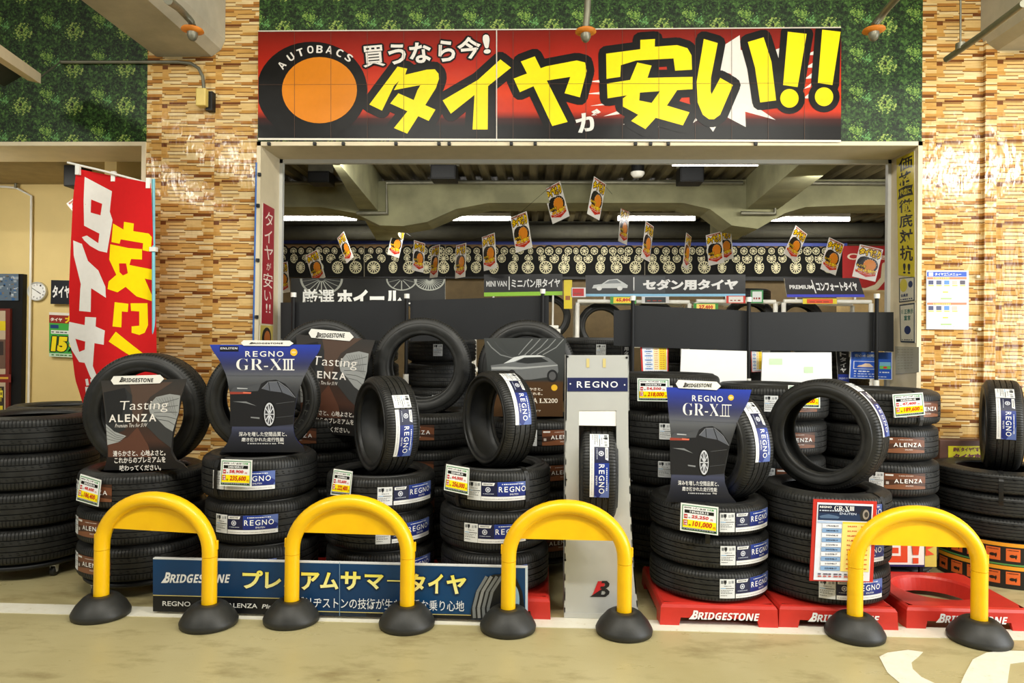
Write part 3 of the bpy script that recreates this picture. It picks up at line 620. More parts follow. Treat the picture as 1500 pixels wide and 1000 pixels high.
m = M(); m.art(A, quadmap(q, (1, 0, 0)), INK); m.prism([p-Vector((.001, 0, 0)) for p in q], (-.003, 0, 0), WHP); tag(m.build('jamb_sticker'), 'small yellow square sticker with dark disc under the dark red sign', 'sticker')
# clips on the left jamb
for x, y in ((380, 255.5), (378, 301), (377.5, 381), (376, 464)):
    p = at(x, y, -.02); tag(M().box(p.x-.011, -.03, p.z-.013, p.x+.011, -.008, p.z+.013, BLKP, bev=.003).build('jamb_clip'), 'small black clip on the edge of the left jamb', 'clip', 'black clips on the left jamb')
# notice on the right wooden wall
A = Art(); x0, y0, x1, y1 = 1357, 396, 1419, 482; A.rect(x0, y0, x1, y1, (232, 230, 240)); A.up(); A.rect(x0+1, y0+2, x1-3, y0+9, (38, 84, 190)); A.rect(x0+1, y0+9.6, x1-3, y0+13, (206, 128, 92)); A.rect(x0+1, y0+47, x1-3, y0+50.5, (206, 128, 92)); A.up()
A.rect(x0+3.5, y0+2.8, x0+10, y0+8.2, (236, 236, 240)); A.text('タイヤ工賃メニュー', x0+12.5, y0+3.4, x0+51, y0+7.8, (240, 240, 250), .03, res=1); A.smear(x0+10, y0+10.4, x0+35, y0+12.2, (240, 214, 120), 9); A.smear(x0+10, y0+48, x0+37, y0+49.8, (240, 214, 120), 9)
for j, yy in enumerate((y0+14.5, y0+52)):
    for k in range(5 if j == 0 else 4):
        xx = x0+3+k*11.6; A.rect(xx, yy, xx+7.5, yy+6, ((70, 74, 110), (82, 88, 120), (90, 140, 210), (200, 186, 176), (84, 78, 92))[k]); A.rect(xx, yy+6.6, xx+8, yy+8.6, (230, 208, 110)); A.smear(xx, yy+10.5, xx+9, yy+11.2, (190, 186, 196), 3, k)
        A.smear(xx, yy+13.5, xx+9, yy+14.2, (200, 190, 196), 3, k+5)
    A.rect(x0+24, yy+16, x0+32, yy+18.2, (232, 212, 90)); A.rect(x0+21, yy+25.5, x0+37, yy+28, (170, 196, 140)); A.smear(x0+25, yy+30, x1-5, yy+31, (206, 190, 196), 7, 3)
m = M(); m.art(A, pxY(-.012), INK); p, r = at(x0, y1, -.012), at(x1, y0, -.012); m.box(p.x, -.0115, p.z, r.x, -.008, r.z, WHP); tag(m.build('service_menu_sheet'), 'white printed price menu sheet on the right wooden wall', 'poster')
for x, y in ((1432, 405), (1434, 482), (1436, 690)):
    p = at(x, y, -.02); tag(M().box(p.x-.012, -.03, p.z-.01, p.x+.012, -.008, p.z+.01, BEIGE, bev=.003).build('wall_hook'), 'small beige adhesive hook on the right wooden wall', 'hook', 'beige hooks on the wooden wall')
# ================================================================ stacks, pallets, dollies
def pallet(xl, yf, label, brand=True, wd=.60, dp=.62, h=.112):
    e = empty('display_pallet', (xl+wd/2, yf+dp/2, 0)); tag(e, label, 'pallet', 'red tyre pallets on the floor')
    m = M(); cx, cy = xl+wd/2, yf+dp/2; n = 48; t = .025
    sq = []
    for i in range(n):
        a = 2*math.pi*i/n; c, s_ = math.cos(a), math.sin(a); k = max(abs(c)/(wd/2-t), abs(s_)/(dp/2-t)); sq.append((cx+c/k, cy+s_/k))
    def ringv(r, z): return [(cx+r*math.cos(2*math.pi*i/n), cy+.02+r*.92*math.sin(2*math.pi*i/n), z) for i in range(n)]
    L = [[(x, y, h) for x, y in sq], ringv(.215, h), ringv(.205, h-.012), ringv(.19, .03)]
    V = sum(L, []); Fs = [(a*n+i, a*n+(i+1) % n, (a+1)*n+(i+1) % n, (a+1)*n+i) for a in range(3) for i in range(n)]
    m.add(V, Fs, REDP)
    # skirt: bevelled shoulder and four sides with the cut-outs between the feet
    z1 = h-.02; r0 = [(xl+t, yf+t, h), (xl+wd-t, yf+t, h), (xl+wd-t, yf+dp-t, h), (xl+t, yf+dp-t, h)]
    def off(d, z): return [(xl-d, yf-d, z), (xl+wd+d, yf-d, z), (xl+wd+d, yf+dp+d, z), (xl-d, yf+dp+d, z)]
    A1, A2 = off(-.012, h-.006), off(-.004, z1)
    for a, b in ((r0, A1), (A1, A2)): m.add(a+b, [(i, (i+1) % 4, 4+(i+1) % 4, 4+i) for i in range(4)], REDP)
    B = off(0, 0); ft, ch = .105, .042
    for i in range(4):
        p, q, p0, q0 = Vector(A2[i]), Vector(A2[(i+1) % 4]), Vector(B[i]), Vector(B[(i+1) % 4]); l = (q0-p0).length
        def pt(u, z): a = p0.lerp(q0, u/l); b = p.lerp(q, u/l); return a.lerp(b, z/z1)
        inw = Vector((cx, cy, 0))-(p0+q0)/2; inw = inw.normalized()*.02
        pol = [pt(0, 0), pt(ft-.008, 0), pt(ft, ch), pt(l-ft, ch), pt(l-ft+.008, 0), pt(l, 0), pt(l, z1), pt(0, z1)]
        m.add(pol, [(0, 1, 2, 7), (2, 3, 6, 7), (3, 4, 5, 6)], REDP)
        m.add([pt(ft-.008, 0), pt(ft, ch), pt(l-ft, ch), pt(l-ft+.008, 0)]+[pt(ft-.008, 0)+inw, pt(ft, ch)+inw, pt(l-ft, ch)+inw, pt(l-ft+.008, 0)+inw], [(0, 1, 5, 4), (1, 2, 6, 5), (2, 3, 7, 6)], REDP)
    m.build('base', e)
    if brand:
        A = Art(); logo(A, .15, .036, .50, .082, (244, 244, 242)); mm = M()
        mm.art(A, lambda u, v, w_: (xl+u, yf-.0015-w_-.0005*(v/.1), v+.0), INK); mm.build('lettering', e)['label'] = 'white lettering on the front edge'
    return e
def logo(A, x0, y0, x1, y1, c, slash=(215, 30, 40), shear=.22):
    """slanted word mark; y0 bottom and y1 top, or the reverse for pixel rows"""
    h = y1-y0; W = x1-x0; k = shear*abs(h); up = lambda t: y0+h*t; X = lambda u, t: x0+W*u+k*t
    A.text(BO('RIDGESTONE'), x0+W*.128, up(.82), x1, up(0), c, .010, shear=shear)
    A.text(BO('B'), x0+W*.045, up(1.0), x0+W*.122, up(0), c, .02, shear=shear)
    A.poly([(X(-.012, 0), up(0)), (X(.035, 0), up(0)), (X(.052, .62), up(.62)), (X(.05, .78), up(.78))], c)
def dolly(X, Y, R, label, h=.1):
    e = empty('tyre_dolly', (X, Y, 0)); tag(e, label, 'dolly', 'caster dollies under the stacks')
    M().lathe([(R*.42, .072), (R*.9, .072), (R*.92, .08), (R*.92, h-.004), (R*.42, h-.004)], BLKP, 40, (X, Y, 0), closed=True).build('deck', e)
    for k in range(4):
        a = math.pi/4+k*math.pi/2+.25; x, y = X+R*.8*math.cos(a), Y+R*.8*math.sin(a); c = M()
        c.lathe([(.001, -.014), (.026, -.014), (.028, -.008), (.028, .008), (.026, .014), (.001, .014)], BLKR, 18, (x, y, .028), 'x'); c.box(x-.02, y-.02, .062, x+.02, y+.02, .072, STEEL); c.prism([(x-.019, y-.015, .062), (x-.019, y+.015, .062), (x-.019, y+.006, .024), (x-.019, y-.006, .024)], (.003, 0, 0), STEEL); c.prism([(x+.016, y-.015, .062), (x+.016, y+.015, .062), (x+.016, y+.006, .024), (x+.016, y-.006, .024)], (.003, 0, 0), STEEL)
        c.build('caster', e)
# front row -----------------------------------------------------------------
FY = -1.14
def S_blue(w0, b0): return lambda k: [('white', w0), ('blue', b0)]
def S_brown(w0, b0): return lambda k: [('white', w0), ('brown', b0)]
c0, w0 = stack(52, -.80, .365, .235, .1, 612, 4, 'on the dolly at the far left edge', group='plain tyres at the far left'); dolly(c0.x, -.80, .365, 'caster dolly under the plain tyre stack at the far left')
c1, w1 = stack(217, -1.02, .343, .235, .1, 694, 3, 'under the brown-black curved card, brown stickers', S_brown(217, 231)); dolly(c1.x, -1.02, .343, 'caster dolly under the stack with brown stickers, behind the leftmost hoop')
PZ = .113
c2, w2 = stack(387, FY, .31, .21, PZ, 670, 3, 'under the curved blue car card at the left', S_blue(242, 257))
c3, w3 = stack(560, FY+.04, .305, .205, PZ, 697, 3, 'behind the second hoop, blue stickers', S_blue(279, 295))
c4, w4 = stack(728, FY, .303, .205, PZ, 687, 3, 'left of the silver stand, blue stickers', S_blue(243, 258))
c6, w6 = stack(1038, FY, .318, .205, PZ, 738, 3, 'under the right car card, blue stickers', S_blue(267, 282))
c7, w7 = stack(1207, FY, .338, .215, PZ, 724, 3, 'behind the red-framed price table', lambda k: [('white', 246), ('blue', 260)])
for c, lb in ((c2, 'red pallet hidden behind the blue floor banner, leftmost'), (c3, 'red pallet hidden behind the middle of the blue floor banner')): pallet(c.x-.3, -1.43, lb, False)
pallet(.08-.60, -1.43, 'red pallet whose corner shows at the right end of the blue floor banner', False)
pallet(.64, -1.46, 'red pallet right of the silver stand, under three blue-stickered tyres'); pallet(1.245, -1.45, 'red pallet under the stack with the red-framed price table'); pallet(1.90, -1.42, 'empty red pallet with open round hole behind the rightmost hoop', wd=.63, dp=.585)
# far right stack with two wrapped tyres at the bottom
YW = plain('orange_wrap', (240, 120, 30), .4)
X8 = at(1462, 500, -.45).x; z8 = at(1462, 692, -.45-.30).z; W8 = z8/5
for k in range(5):
    i = 4-k; mat = Matrix.Translation((X8, -.45, W8*(i+.5)))
    if k < 3: tyre(.36, W8-.002, .225, mat, f'{ORD[k]} bare black tyre of the stack at the far right edge', (), 'tyres of the far right stack')
    else:
        o = tyre(.366, W8-.002, .225, mat, f'{"upper" if k == 3 else "lowest"} tyre at the far right with orange square stickers round it', (), 'orange-stickered tyres at the far right')
        A = Art(); L = 2*math.pi*.37
        A.rect(0, 0, L*.6, W8*.97, (30, 28, 26)); A.up(); A.rect(0, 0, L*.6, .022, (238, 160, 40))
        if k == 3: A.rect(0, W8*.9, L*.6, W8*.97, (90, 150, 80))
        n = 14
        for j in range(n):
            u = L*.6*(j+.12)/n; d = L*.6/n*.72; A.rect(u, .032, u+d, .032+d*1.05, (226, 104, 44)); A.up(); A.smear(u+.008, .040, u+d-.008, .045, (60, 30, 20), 8)
            cx_, cy_ = u+d/2, .032+d*.62
            for q in range(5): a = -.5+.25*q; A.poly([(cx_-.018+q*.004, cy_+.014-q*.006), (cx_+.02, cy_-.016+q*.004), (cx_+.014, cy_-.010+q*.007)], (36, 26, 20))
            A.ell(cx_-.004, cy_, .015, .010, (36, 26, 20), 10); A.L -= 1
        mm = M(); mm.art(A, lambda u, v, w_: ((.3675+w_)*math.cos(u/.3675+math.radians(180)), (.3675+w_)*math.sin(u/.3675+math.radians(180)), W8*.485-v), INK, frange(0, L*.6, 60)); mm.build('orange_sticker_band', o, local=True)['label'] = 'band of orange square stickers'
# standing tyres on the front row ---------------------------------------------
def flipm(o): o.matrix_world = o.matrix_world @ Matrix.Rotation(math.pi, 4, 'X'); return o
R_ = math.radians
standing(219, -1.0, .345, .21, .235, c1.z-.03, R_(6), 'big tyre standing behind the brown-black curved card at the left')
o2 = standing(389, FY+.03, .312, .21, .215, c2.z-.02, R_(16), 'tyre standing behind the curved blue car card at the left')
A = Art()
for k, ch in enumerate('REGNO'): A.text(ch, .12+k*.235, .262, .12+k*.235+.13, .232, (58, 58, 55), .0)
mm = M(); mm.art(A, lambda u, v, w_: (v*math.cos(.1-u), v*math.sin(.1-u), .1035+w_), INK, frange(.1, 1.4, 14)); mm.build('sidewall_lettering', o2, local=True)['label'] = 'raised grey lettering on the sidewall'
flipm(standing(566, FY-.0, .278, .205, .205, c3.z-.03, R_(-56), 'tyre on edge with blue sticker, standing on the stack behind the second hoop', [('white', -41), ('blue', -23)], lean=0, tilt=0))
flipm(standing(731, FY, .27, .205, .205, c4.z-.03, R_(-57), 'tyre on edge with blue sticker, standing left of the silver stand', [('white', -66), ('blue', -49)], tilt=R_(-5)))
flipm(standing(1060, FY+.02, .30, .205, .205, c6.z-.03, R_(-63), 'tyre on edge behind the right car card, blue sticker at its rim', [('white', -55), ('blue', -40)]))
flipm(standing(1211, FY, .305, .205, .205, c7.z-.03, R_(-43), 'open tyre facing forward on the stack behind the red-framed price table', [('white', -68), ('blue', -52)]))
standing(1467, -.45, .29, .2, .195, z8-.03, R_(62), 'tyre on edge with blue sticker at the far right edge', [('white', 125), ('blue', 141)])
# back row -----------------------------------------------------------------
BY2 = -.46
cB1, _ = stack(466, BY2, .35, .23, .1, 612, 4, 'behind the second brown-black card', S_brown(232, 246))
cB2, _ = stack(624, BY2, .35, .23, .1, 606, 4, 'below the big ring tyre, brown stickers', S_brown(232, 248))
cB3, _ = stack(782, BY2, .35, .23, .1, 614, 4, 'below the silver car card', S_brown(262, 280))
cB4, _ = stack(976, BY2, .335, .225, .1, 548, 5, 'behind the right car card, white stickers', lambda k: [('white', 252)]+([('brown', 266)] if k else []))
cB5, _ = stack(1127, BY2, .35, .23, .1, 564, 5, 'third from the right in the back row', lambda k: [('white', 246), ('brown', 260)])
cB6, _ = stack(1285, BY2, .35, .23, .1, 572, 5, 'beside the right jamb in the back row', lambda k: [('white', 258), ('brown', 271)] if k == 0 else [('white', 238), ('brown', 251)])
for c, d in ((cB1, 'behind the second brown-black card'), (cB2, 'below the big ring tyre'), (cB3, 'below the silver car card'), (cB4, 'behind the right car card'), (cB5, 'third from the right in the back row'), (cB6, 'beside the right jamb')): dolly(c.x, BY2, .35, 'caster dolly under the stack '+d)
standing(620, BY2, .325, .21, .21, cB2.z-.04, R_(4), 'big ring tyre facing forward in the back row before the black boards')
standing(478, BY2+.06, .33, .21, .22, cB1.z-.03, R_(8), 'tyre standing behind the second brown-black card in the back row')
standing(772, BY2+.1, .33, .21, .22, cB3.z-.03, R_(0), 'tyre standing behind the silver car card in the back row')
# dim stacks further inside ---------------------------------------------------
for px, nm in ((420, 'at the left end'), (533, 'left behind the ring tyre'), (648, 'right behind the ring tyre'), (761, 'behind the silver car card'), (876, 'behind the silver stand'), (991, 'behind the white panel'), (1104, 'between the white panels'), (1217, 'behind the noted white panel')):
    stack(px, .95, .30, .2, .0, 494, 7, 'inside the dim shop '+nm, (lambda k: [('white', 264)] if k in (0, 2) else []), group='tyre stacks inside the dim shop')
# ================================================================ yellow hoop barriers
def hoop(L, Rr, label):
    L, Rr = Vector((L[0], L[1], 0)), Vector((Rr[0], Rr[1], 0)); c = (L+Rr)/2; d = (Rr-L)/2; hw = d.length; d.normalize()
    e = empty('hoop_barrier', c); tag(e, label, 'barrier', 'yellow hoop barriers along the floor line')
    zs, zr = .365, .255; r = .0375
    arc = [c+d*(hw*math.cos(math.pi*(1-t/24)))+Vector((0, 0, zs+zr*math.sin(math.pi*t/24))) for t in range(25)]
    M().tube([L+Vector((0, 0, zs-.02))]+arc+[Rr+Vector((0, 0, zs-.02))], r, YEL, 18).build('arch_tube', e)
    for P, s in ((L, -1), (Rr, 1)):
        M().tube([P+Vector((0, 0, .08)), P+Vector((0, 0, zs-.022))], r*.985, YEL, 18).build('leg', e)
        M().box(P.x+s*(r-.002)-.004, P.y-.008, zs+.012, P.x+s*(r-.002)+.006, P.y+.008, zs+.06, YEL, bev=.003).build('hinge_lug', e)
    zp = .462; nr = Vector((-d.y, d.x, 0)); n = 24; t0 = math.asin((zp-zs)/zr); pts = [c+d*(hw*.95*math.cos(t0+(math.pi-2*t0)*i/n))+Vector((0, 0, zs+zr*.95*math.sin(t0+(math.pi-2*t0)*i/n))) for i in range(n+1)]
    M().prism([p+nr*.006 for p in pts], nr*-.012, YEL).build('panel', e)
    for P in (L, Rr):
        b = M().lathe([(.128, 0), (.139, .004), (.142, .022), (.137, .034), (.122, .06), (.088, .098), (.072, .108), (.043, .11), (.041, .09)], BLKR, 40, P, sx=1.0, sy=.95)
        b.build('rubber_base', e)
for (a, b, lb) in (((148, 901), (306, 914), 'leftmost yellow hoop barrier, before the stack with brown stickers'), ((427, 909), (596, 916), 'yellow hoop barrier before the middle of the blue floor banner'), ((744, 921), (914, 926), 'yellow hoop barrier before the silver stand'), ((1252, 931), (1434, 938), 'rightmost yellow hoop barrier, before the red-framed price table')):
    hoop(fl(*a), fl(*b), lb)

# ================================================================ blue floor banner
FB = -1.495
A = Art()
TB = lambda x: 817+(x-224)*.0237; BB = lambda x: 895+(x-224)*.0255
def q4(x0, x1, t0, t1, c, c2=None):
    f = lambda x, t: (x, TB(x)+(BB(x)-TB(x))*t); P = [f(x0, t0), f(x1, t0), f(x1, t1), f(x0, t1)]
    A.face(P, None, [rgb(*c)]*2+[rgb(*(c2 or c))]*2)
q4(224, 773, 0, 1, (8, 60, 104), (9, 50, 90)); q4(600, 773, 0, .9, (8, 60, 106), (8, 66, 110)); A.up()
q4(224, 415, .70, 1, (17, 18, 22)); A.poly([(415, 871), (424, 880), (424, 899), (415, 899)], (17, 18, 22)); q4(536, 690, .93, 1, (17, 18, 22)); q4(424, 536, .93, 1, (26, 38, 52))
A.up(); q4(224, 415, .69, .705, (206, 190, 120)); q4(424, 690, .915, .93, (206, 190, 120)); q4(224, 773, 0, .022, (216, 222, 226)); q4(769.5, 773, 0, 1, (200, 216, 228))
def bt(st, x0, y0, x1, y1, c, b=.02, **k): A.text(st, x0, y0, x1, y1, c, b, math.atan(.024), **k)
logo(A, 237, 853.5, 336, 838, (238, 238, 236))
cx = 357
for st, x0, x1, y0, y1 in (('プ', 355, 385, 835, 862), ('レ', 388, 412, 838, 862), ('ミ', 416, 436, 838, 864), ('ア', 441, 468, 838, 864), ('ム', 469, 496, 838, 863), ('サ', 499, 528, 837, 864), ('マ', 534, 562, 841, 863), ('ー', 567, 594, 846, 855), ('タ', 597, 623, 840, 868), ('イ', 627, 649, 840, 869), ('ヤ', 654, 683, 842, 870)):
    bt(st, x0, y0, x1, y1, (244, 230, 84), .034, c2=(250, 244, 170), outline=(12, 36, 70), ob=.05)
bt('REGNO', 238, 880.5, 279, 887.5, (230, 230, 226), .012); bt('ALENZA', 333, 883.5, 377, 890, (230, 230, 226), .012); bt('Playz', 384, 885, 408, 893, (230, 230, 226), .02, shear=.25)
bt('ブリヂストンの技術が生む上質な乗り心地', 434, 876.5, 680, 892.5, (232, 234, 236), .004)
A.line([(497.5, TB(497)), (497.5, BB(497))], .9, (120, 150, 176), cap=False); A.up()
# printed tyre picture
TY = [(690, 906), (690, 892), (697, 866), (710, 846), (724, 841), (745, 840), (757, 848), (765, 866), (769, 892), (768, 907)]
A.poly(TY, (26, 28, 30)); A.up()
for k, (xa, xb) in enumerate(((692, 713), (699, 720), (706, 728), (713, 735))): A.line([(xa+3, 905), (xa+2, 890), (xa+8, 866), (xb, 844)], 4.4, (128, 132, 134) if k != 1 else (150, 152, 152), cap=False)
A.ell(751, 878, 13, 31, (18, 19, 20), 24); A.up(); A.ell(752, 880, 9, 24, (150, 190, 220), 24); A.up(); A.ell(752, 881, 3, 8, (84, 110, 140), 14)
m = M(); m.art(A, pxY(FB), INK)
P = [at(x, f(x), FB) for x, f in ((224, TB), (773, TB), (773, BB), (224, BB))]; m.prism([p+Vector((0, .0005, 0)) for p in P], (0, .022, 0), CARD_W)
tag(m.build('floor_banner'), 'long blue tyre banner standing on the floor behind the yellow hoops', 'banner')

# ================================================================ silver display stand
SY = -1.40
e = empty('display_stand', at(880, 910, SY)); e.location.z = 0; tag(e, 'tall silver display stand with a window, holding a tyre', 'display stand')
def SP(x, y, dy=0): return at(x, y, SY+dy)
x_l = lambda y: 829-(y-520)*.007; x_r = lambda y: 921+(y-520)*.011+max(0, (y-700))**2*.00026
ys = [520, 601, 660, 700, 746, 790, 830, 870, 908]
m = M()
for a, b in zip(ys, ys[1:]):
    if a in (601, 660, 700): segs = [(x_l, lambda y: 848), (lambda y: 903, x_r)]
    else: segs = [(x_l, x_r)]
    for f, g in segs: m.prism([SP(f(a), a), SP(g(a), a), SP(g(b), b), SP(f(b), b)], (0, .012, 0), STEEL)
m.build('front_panel', e)
m = M()
for a, b in zip(ys, ys[1:]):
    for f, s in ((x_l, 1), (x_r, -1)):
        p, q = SP(f(a), a), SP(f(b), b); m.prism([p, q, q+Vector((0, .16, 0)), p+Vector((0, .16, 0))], (s*.006, 0, 0), STEEL)
m.build('side_panel', e)
m = M(); p, q = SP(x_l(908), 908), SP(x_r(908)+1, 912); m.box(p.x, SY-.004, .004, q.x, SY+.24, .03, STEEL); m.build('foot_plate', e)
m = M(); p, q = SP(848, 623), SP(903, 601); m.box(p.x, SY+.004, p.z, q.x, SY+.02, q.z, CARD_W); m.build('window_card', e)['label'] = 'white card strip across the top of the window'
A = Art(); A.rect(831, 553, 919.5, 573, (34, 40, 84)); A.up(); A.spaced('REGNO', 845, 558.3, 905, 567.5, (240, 240, 240), gap=.34, bold=.012); A.ell(835.5, 562, 1.2, 1.2, (220, 220, 225), 10); A.ell(915, 563.5, 1.2, 1.2, (220, 220, 225), 10)
m = M(); m.art(A, pxY(SY-.003), INK); m.build('name_plate', e)['label'] = 'navy plate with white lettering'
A = Art(); A.poly([(866, 873), (884, 851), (886, 856), (876, 873)], (206, 42, 46))
A.poly([(876, 851), (885.5, 851), (868, 871)], (206, 42, 46)); A.up()
A.poly([(864, 874), (882, 862), (880, 874)], (40, 38, 38))
for (a, b) in ((850.5, 862), (862, 874)): A.poly([(882, a), (889, a), (893, a+4), (892, a+8), (887, b), (879, b), (880, b-3.4), (885, b-3.4), (887, a+6), (885.5, a+3.4), (881, a+3.4)], (40, 38, 38))
m = M(); m.art(A, pxY(SY-.002), INK); m.build('emblem', e)['label'] = 'red and black letter emblem'
A = Art()
for x in (859, 883): A.rect(x, 525, x+4.4, 538, (206, 190, 128))
m = M(); m.art(A, pxY(SY-.002), INK); m.build('tape_strip', e)['label'] = 'two strips of yellowed tape'
m = M()
for x, y in ((831.5, 522), (918, 523.5), (829, 702), (925, 704), (828, 820), (926, 822)): m.lathe([(.006, 0), (.005, -.004), (0, -.005)], BLKM, 10, SP(x, y, -.001), 'y')
m.build('screw', e)
p = at(875, 688, SY+.235); flipm(tyre(.315, .2, .21, Matrix.Translation(p) @ Matrix.Rotation(R_(-93), 4, 'Z') @ Matrix.Rotation(math.pi/2, 4, 'X'), 'black tyre with blue sticker sitting in the window of the silver stand', [('white', -46), ('blue', -32)], 'tyre in the silver stand'))

# ================================================================ curved cardboard displays
def lerp_tab(tab, y):
    if y <= tab[0][0]: return tab[0][1]
    for (a, x), (b, x2) in zip(tab, tab[1:]):
        if y <= b: return x+(x2-x)*(y-a)/(b-a)
    return tab[-1][1]
def sleeve(name, Y, tl, tr, grad, flapc, label, art, flaps=(.05, .09), slope=0.0, header=None, n=22):
    """a pillow-shaped card: front face between two curved edges, side flaps folding back"""
    y0, y1 = tl[0][0], tl[-1][0]; e = empty(name, at((tl[-1][1]+tr[-1][1])/2, y1, Y)); tag(e, label, 'card display', 'curved cardboard displays on the stacks')
    A = Art(); ys = [y0+(y1-y0)*i/n for i in range(n+1)]
    sl = lambda x: slope*(x-tl[0][1])
    gc = lambda y: tuple(lerp_tab([(g[0], g[1][k]) for g in grad], (y-y0)/(y1-y0)) for k in range(3))
    for a, b in zip(ys, ys[1:]):
        P = [(lerp_tab(tl, a), a), (lerp_tab(tr, a), a), (lerp_tab(tr, b), b), (lerp_tab(tl, b), b)]
        A.face(P, None, [rgb(*gc(a))]*2+[rgb(*gc(b))]*2)
    A.up(); art(A); fn = lambda u, v, w_: at(u, v+sl(u), Y-w_); m = M(); m.art(A, fn, INK); m.build('front_face', e)
    for tab, s, dd in ((tl, 1, flaps[0]), (tr, -1, flaps[1])):
        m = M(); V = []; Fs = []
        for y in ys:
            x = lerp_tab(tab, y); p = at(x, y+sl(x), Y+.0005); t = (y-y0)/(y1-y0); bow = 4*t*(1-t)
            V += [p, p+Vector((s*(.012+.018*bow), dd*(.25+.75*bow), 0)), p+Vector((s*(.02+.018*bow), dd*(.25+.75*bow)+.001, 0))]
        for i in range(n): Fs += [(3*i, 3*i+1, 3*i+4, 3*i+3), (3*i+1, 3*i+2, 3*i+5, 3*i+4), (3*i+2, 3*i, 3*i+3, 3*i+5)]
        m.add(V, Fs, INK, rgb(*flapc)); m.build('side_flap', e)
    m = M(); V = []
    for y in ys: V += [at(lerp_tab(tl, y)+1, y+sl(lerp_tab(tl, y)), Y+.004), at(lerp_tab(tr, y)-1, y+sl(lerp_tab(tr, y)), Y+.004)]
    m.add(V, [(2*i, 2*i+1, 2*i+3, 2*i+2) for i in range(n)], INK, rgb(150, 140, 120)); m.build('back_sheet', e)
    if header:
        hx0, hy0, hx1, hy1, k = header; A = Art(); f = lambda x, y: (x, y+(x-hx0)*k)
        A.poly([f(hx0+4, hy0), f(hx1-6, hy0), f(hx1, (hy0+hy1)/2), f(hx1-6, hy1), f(hx0+4, hy1), f(hx0, (hy0+hy1)/2)], (236, 234, 226)); A.up(); A.up()
        kk = k*(hx1-hx0)/2; logo(A, hx0+(hx1-hx0)*.16, hy1-2.6+kk, hx1-(hx1-hx0)*.2, hy0+2.6+kk, (30, 26, 24), shear=.15)
        m = M(); m.art(A, pxY(Y-.006), INK); m.prism([at(*f(x, y), Y-.0055) for x, y in ((hx0+4, hy0), (hx1-6, hy0), (hx1, (hy0+hy1)/2), (hx1-6, hy1), (hx0+4, hy1), (hx0, (hy0+hy1)/2))], (0, .005, 0), CARD_W); m.build('header_tag', e)['label'] = 'white pointed tag with black word mark'
    return e
def K(px, py, s, ox, oy): return (ox+px/s, oy+py/s)
def car_card(T, A, dark=(28, 28, 31)):
    """saloon seen from behind at dusk; T maps the left card's picture points"""
    P = lambda l: [T(*q) for q in l]
    A.poly(P([(213, 440), (240, 395), (330, 392), (420, 372), (455, 352), (520, 345), (580, 372), (640, 440), (655, 470), (640, 560), (632, 640), (490, 655), (215, 655)]), dark); A.up()
    A.poly(P([(240, 395), (330, 392), (420, 372), (400, 420), (215, 430), (225, 410)]), (74, 76, 80)); A.poly(P([(425, 405), (470, 362), (530, 360), (600, 410), (640, 462), (560, 430), (480, 420)]), (92, 95, 104))
    A.up(); A.line(P([(425, 405), (470, 360), (535, 358), (600, 405), (648, 465)]), 1.0, (120, 122, 128), cap=False); A.line(P([(470, 360), (478, 418)]), .9, (20, 20, 22), cap=False); A.line(P([(528, 358), (560, 430)]), 1.0, (20, 20, 22), cap=False)
    A.poly(P([(213, 425), (355, 428), (352, 440), (213, 442)]), (150, 62, 48)); A.poly(P([(300, 426), (355, 429), (352, 437), (300, 436)]), (214, 110, 84))
    A.poly(P([(260, 398), (330, 402), (330, 407), (262, 406)]), (178, 180, 182)); A.poly(P([(230, 490), (320, 490), (390, 520), (320, 502)]), (120, 122, 124)); A.poly(P([(350, 592), (410, 596), (410, 606), (352, 600)]), (130, 132, 134)); A.line(P([(520, 505), (640, 490)]), .5, (96, 98, 102), cap=False); A.line(P([(500, 600), (632, 585)]), .5, (84, 86, 90), cap=False)
    c = T(475, 575); r = T(512, 575); rx = r[0]-c[0]; ry = T(475, 655)[1]-c[1]; A.ell(c[0], c[1], rx*1.18, ry*1.08, (12, 12, 13), 24); A.up(); A.ell(c[0], c[1], rx*.94, ry*.96, (206, 208, 214), 24); A.up(); A.ell(c[0], c[1], rx*.78, ry*.82, (52, 52, 56), 24); A.up()
    for k in range(10): a = k*math.pi/5; A.line([(c[0], c[1]), (c[0]+rx*.8*math.cos(a), c[1]+ry*.84*math.sin(a))], rx*.16, (216, 218, 224), cap=False)
    A.ell(c[0], c[1], rx*.2, ry*.2, (180, 182, 188), 12)
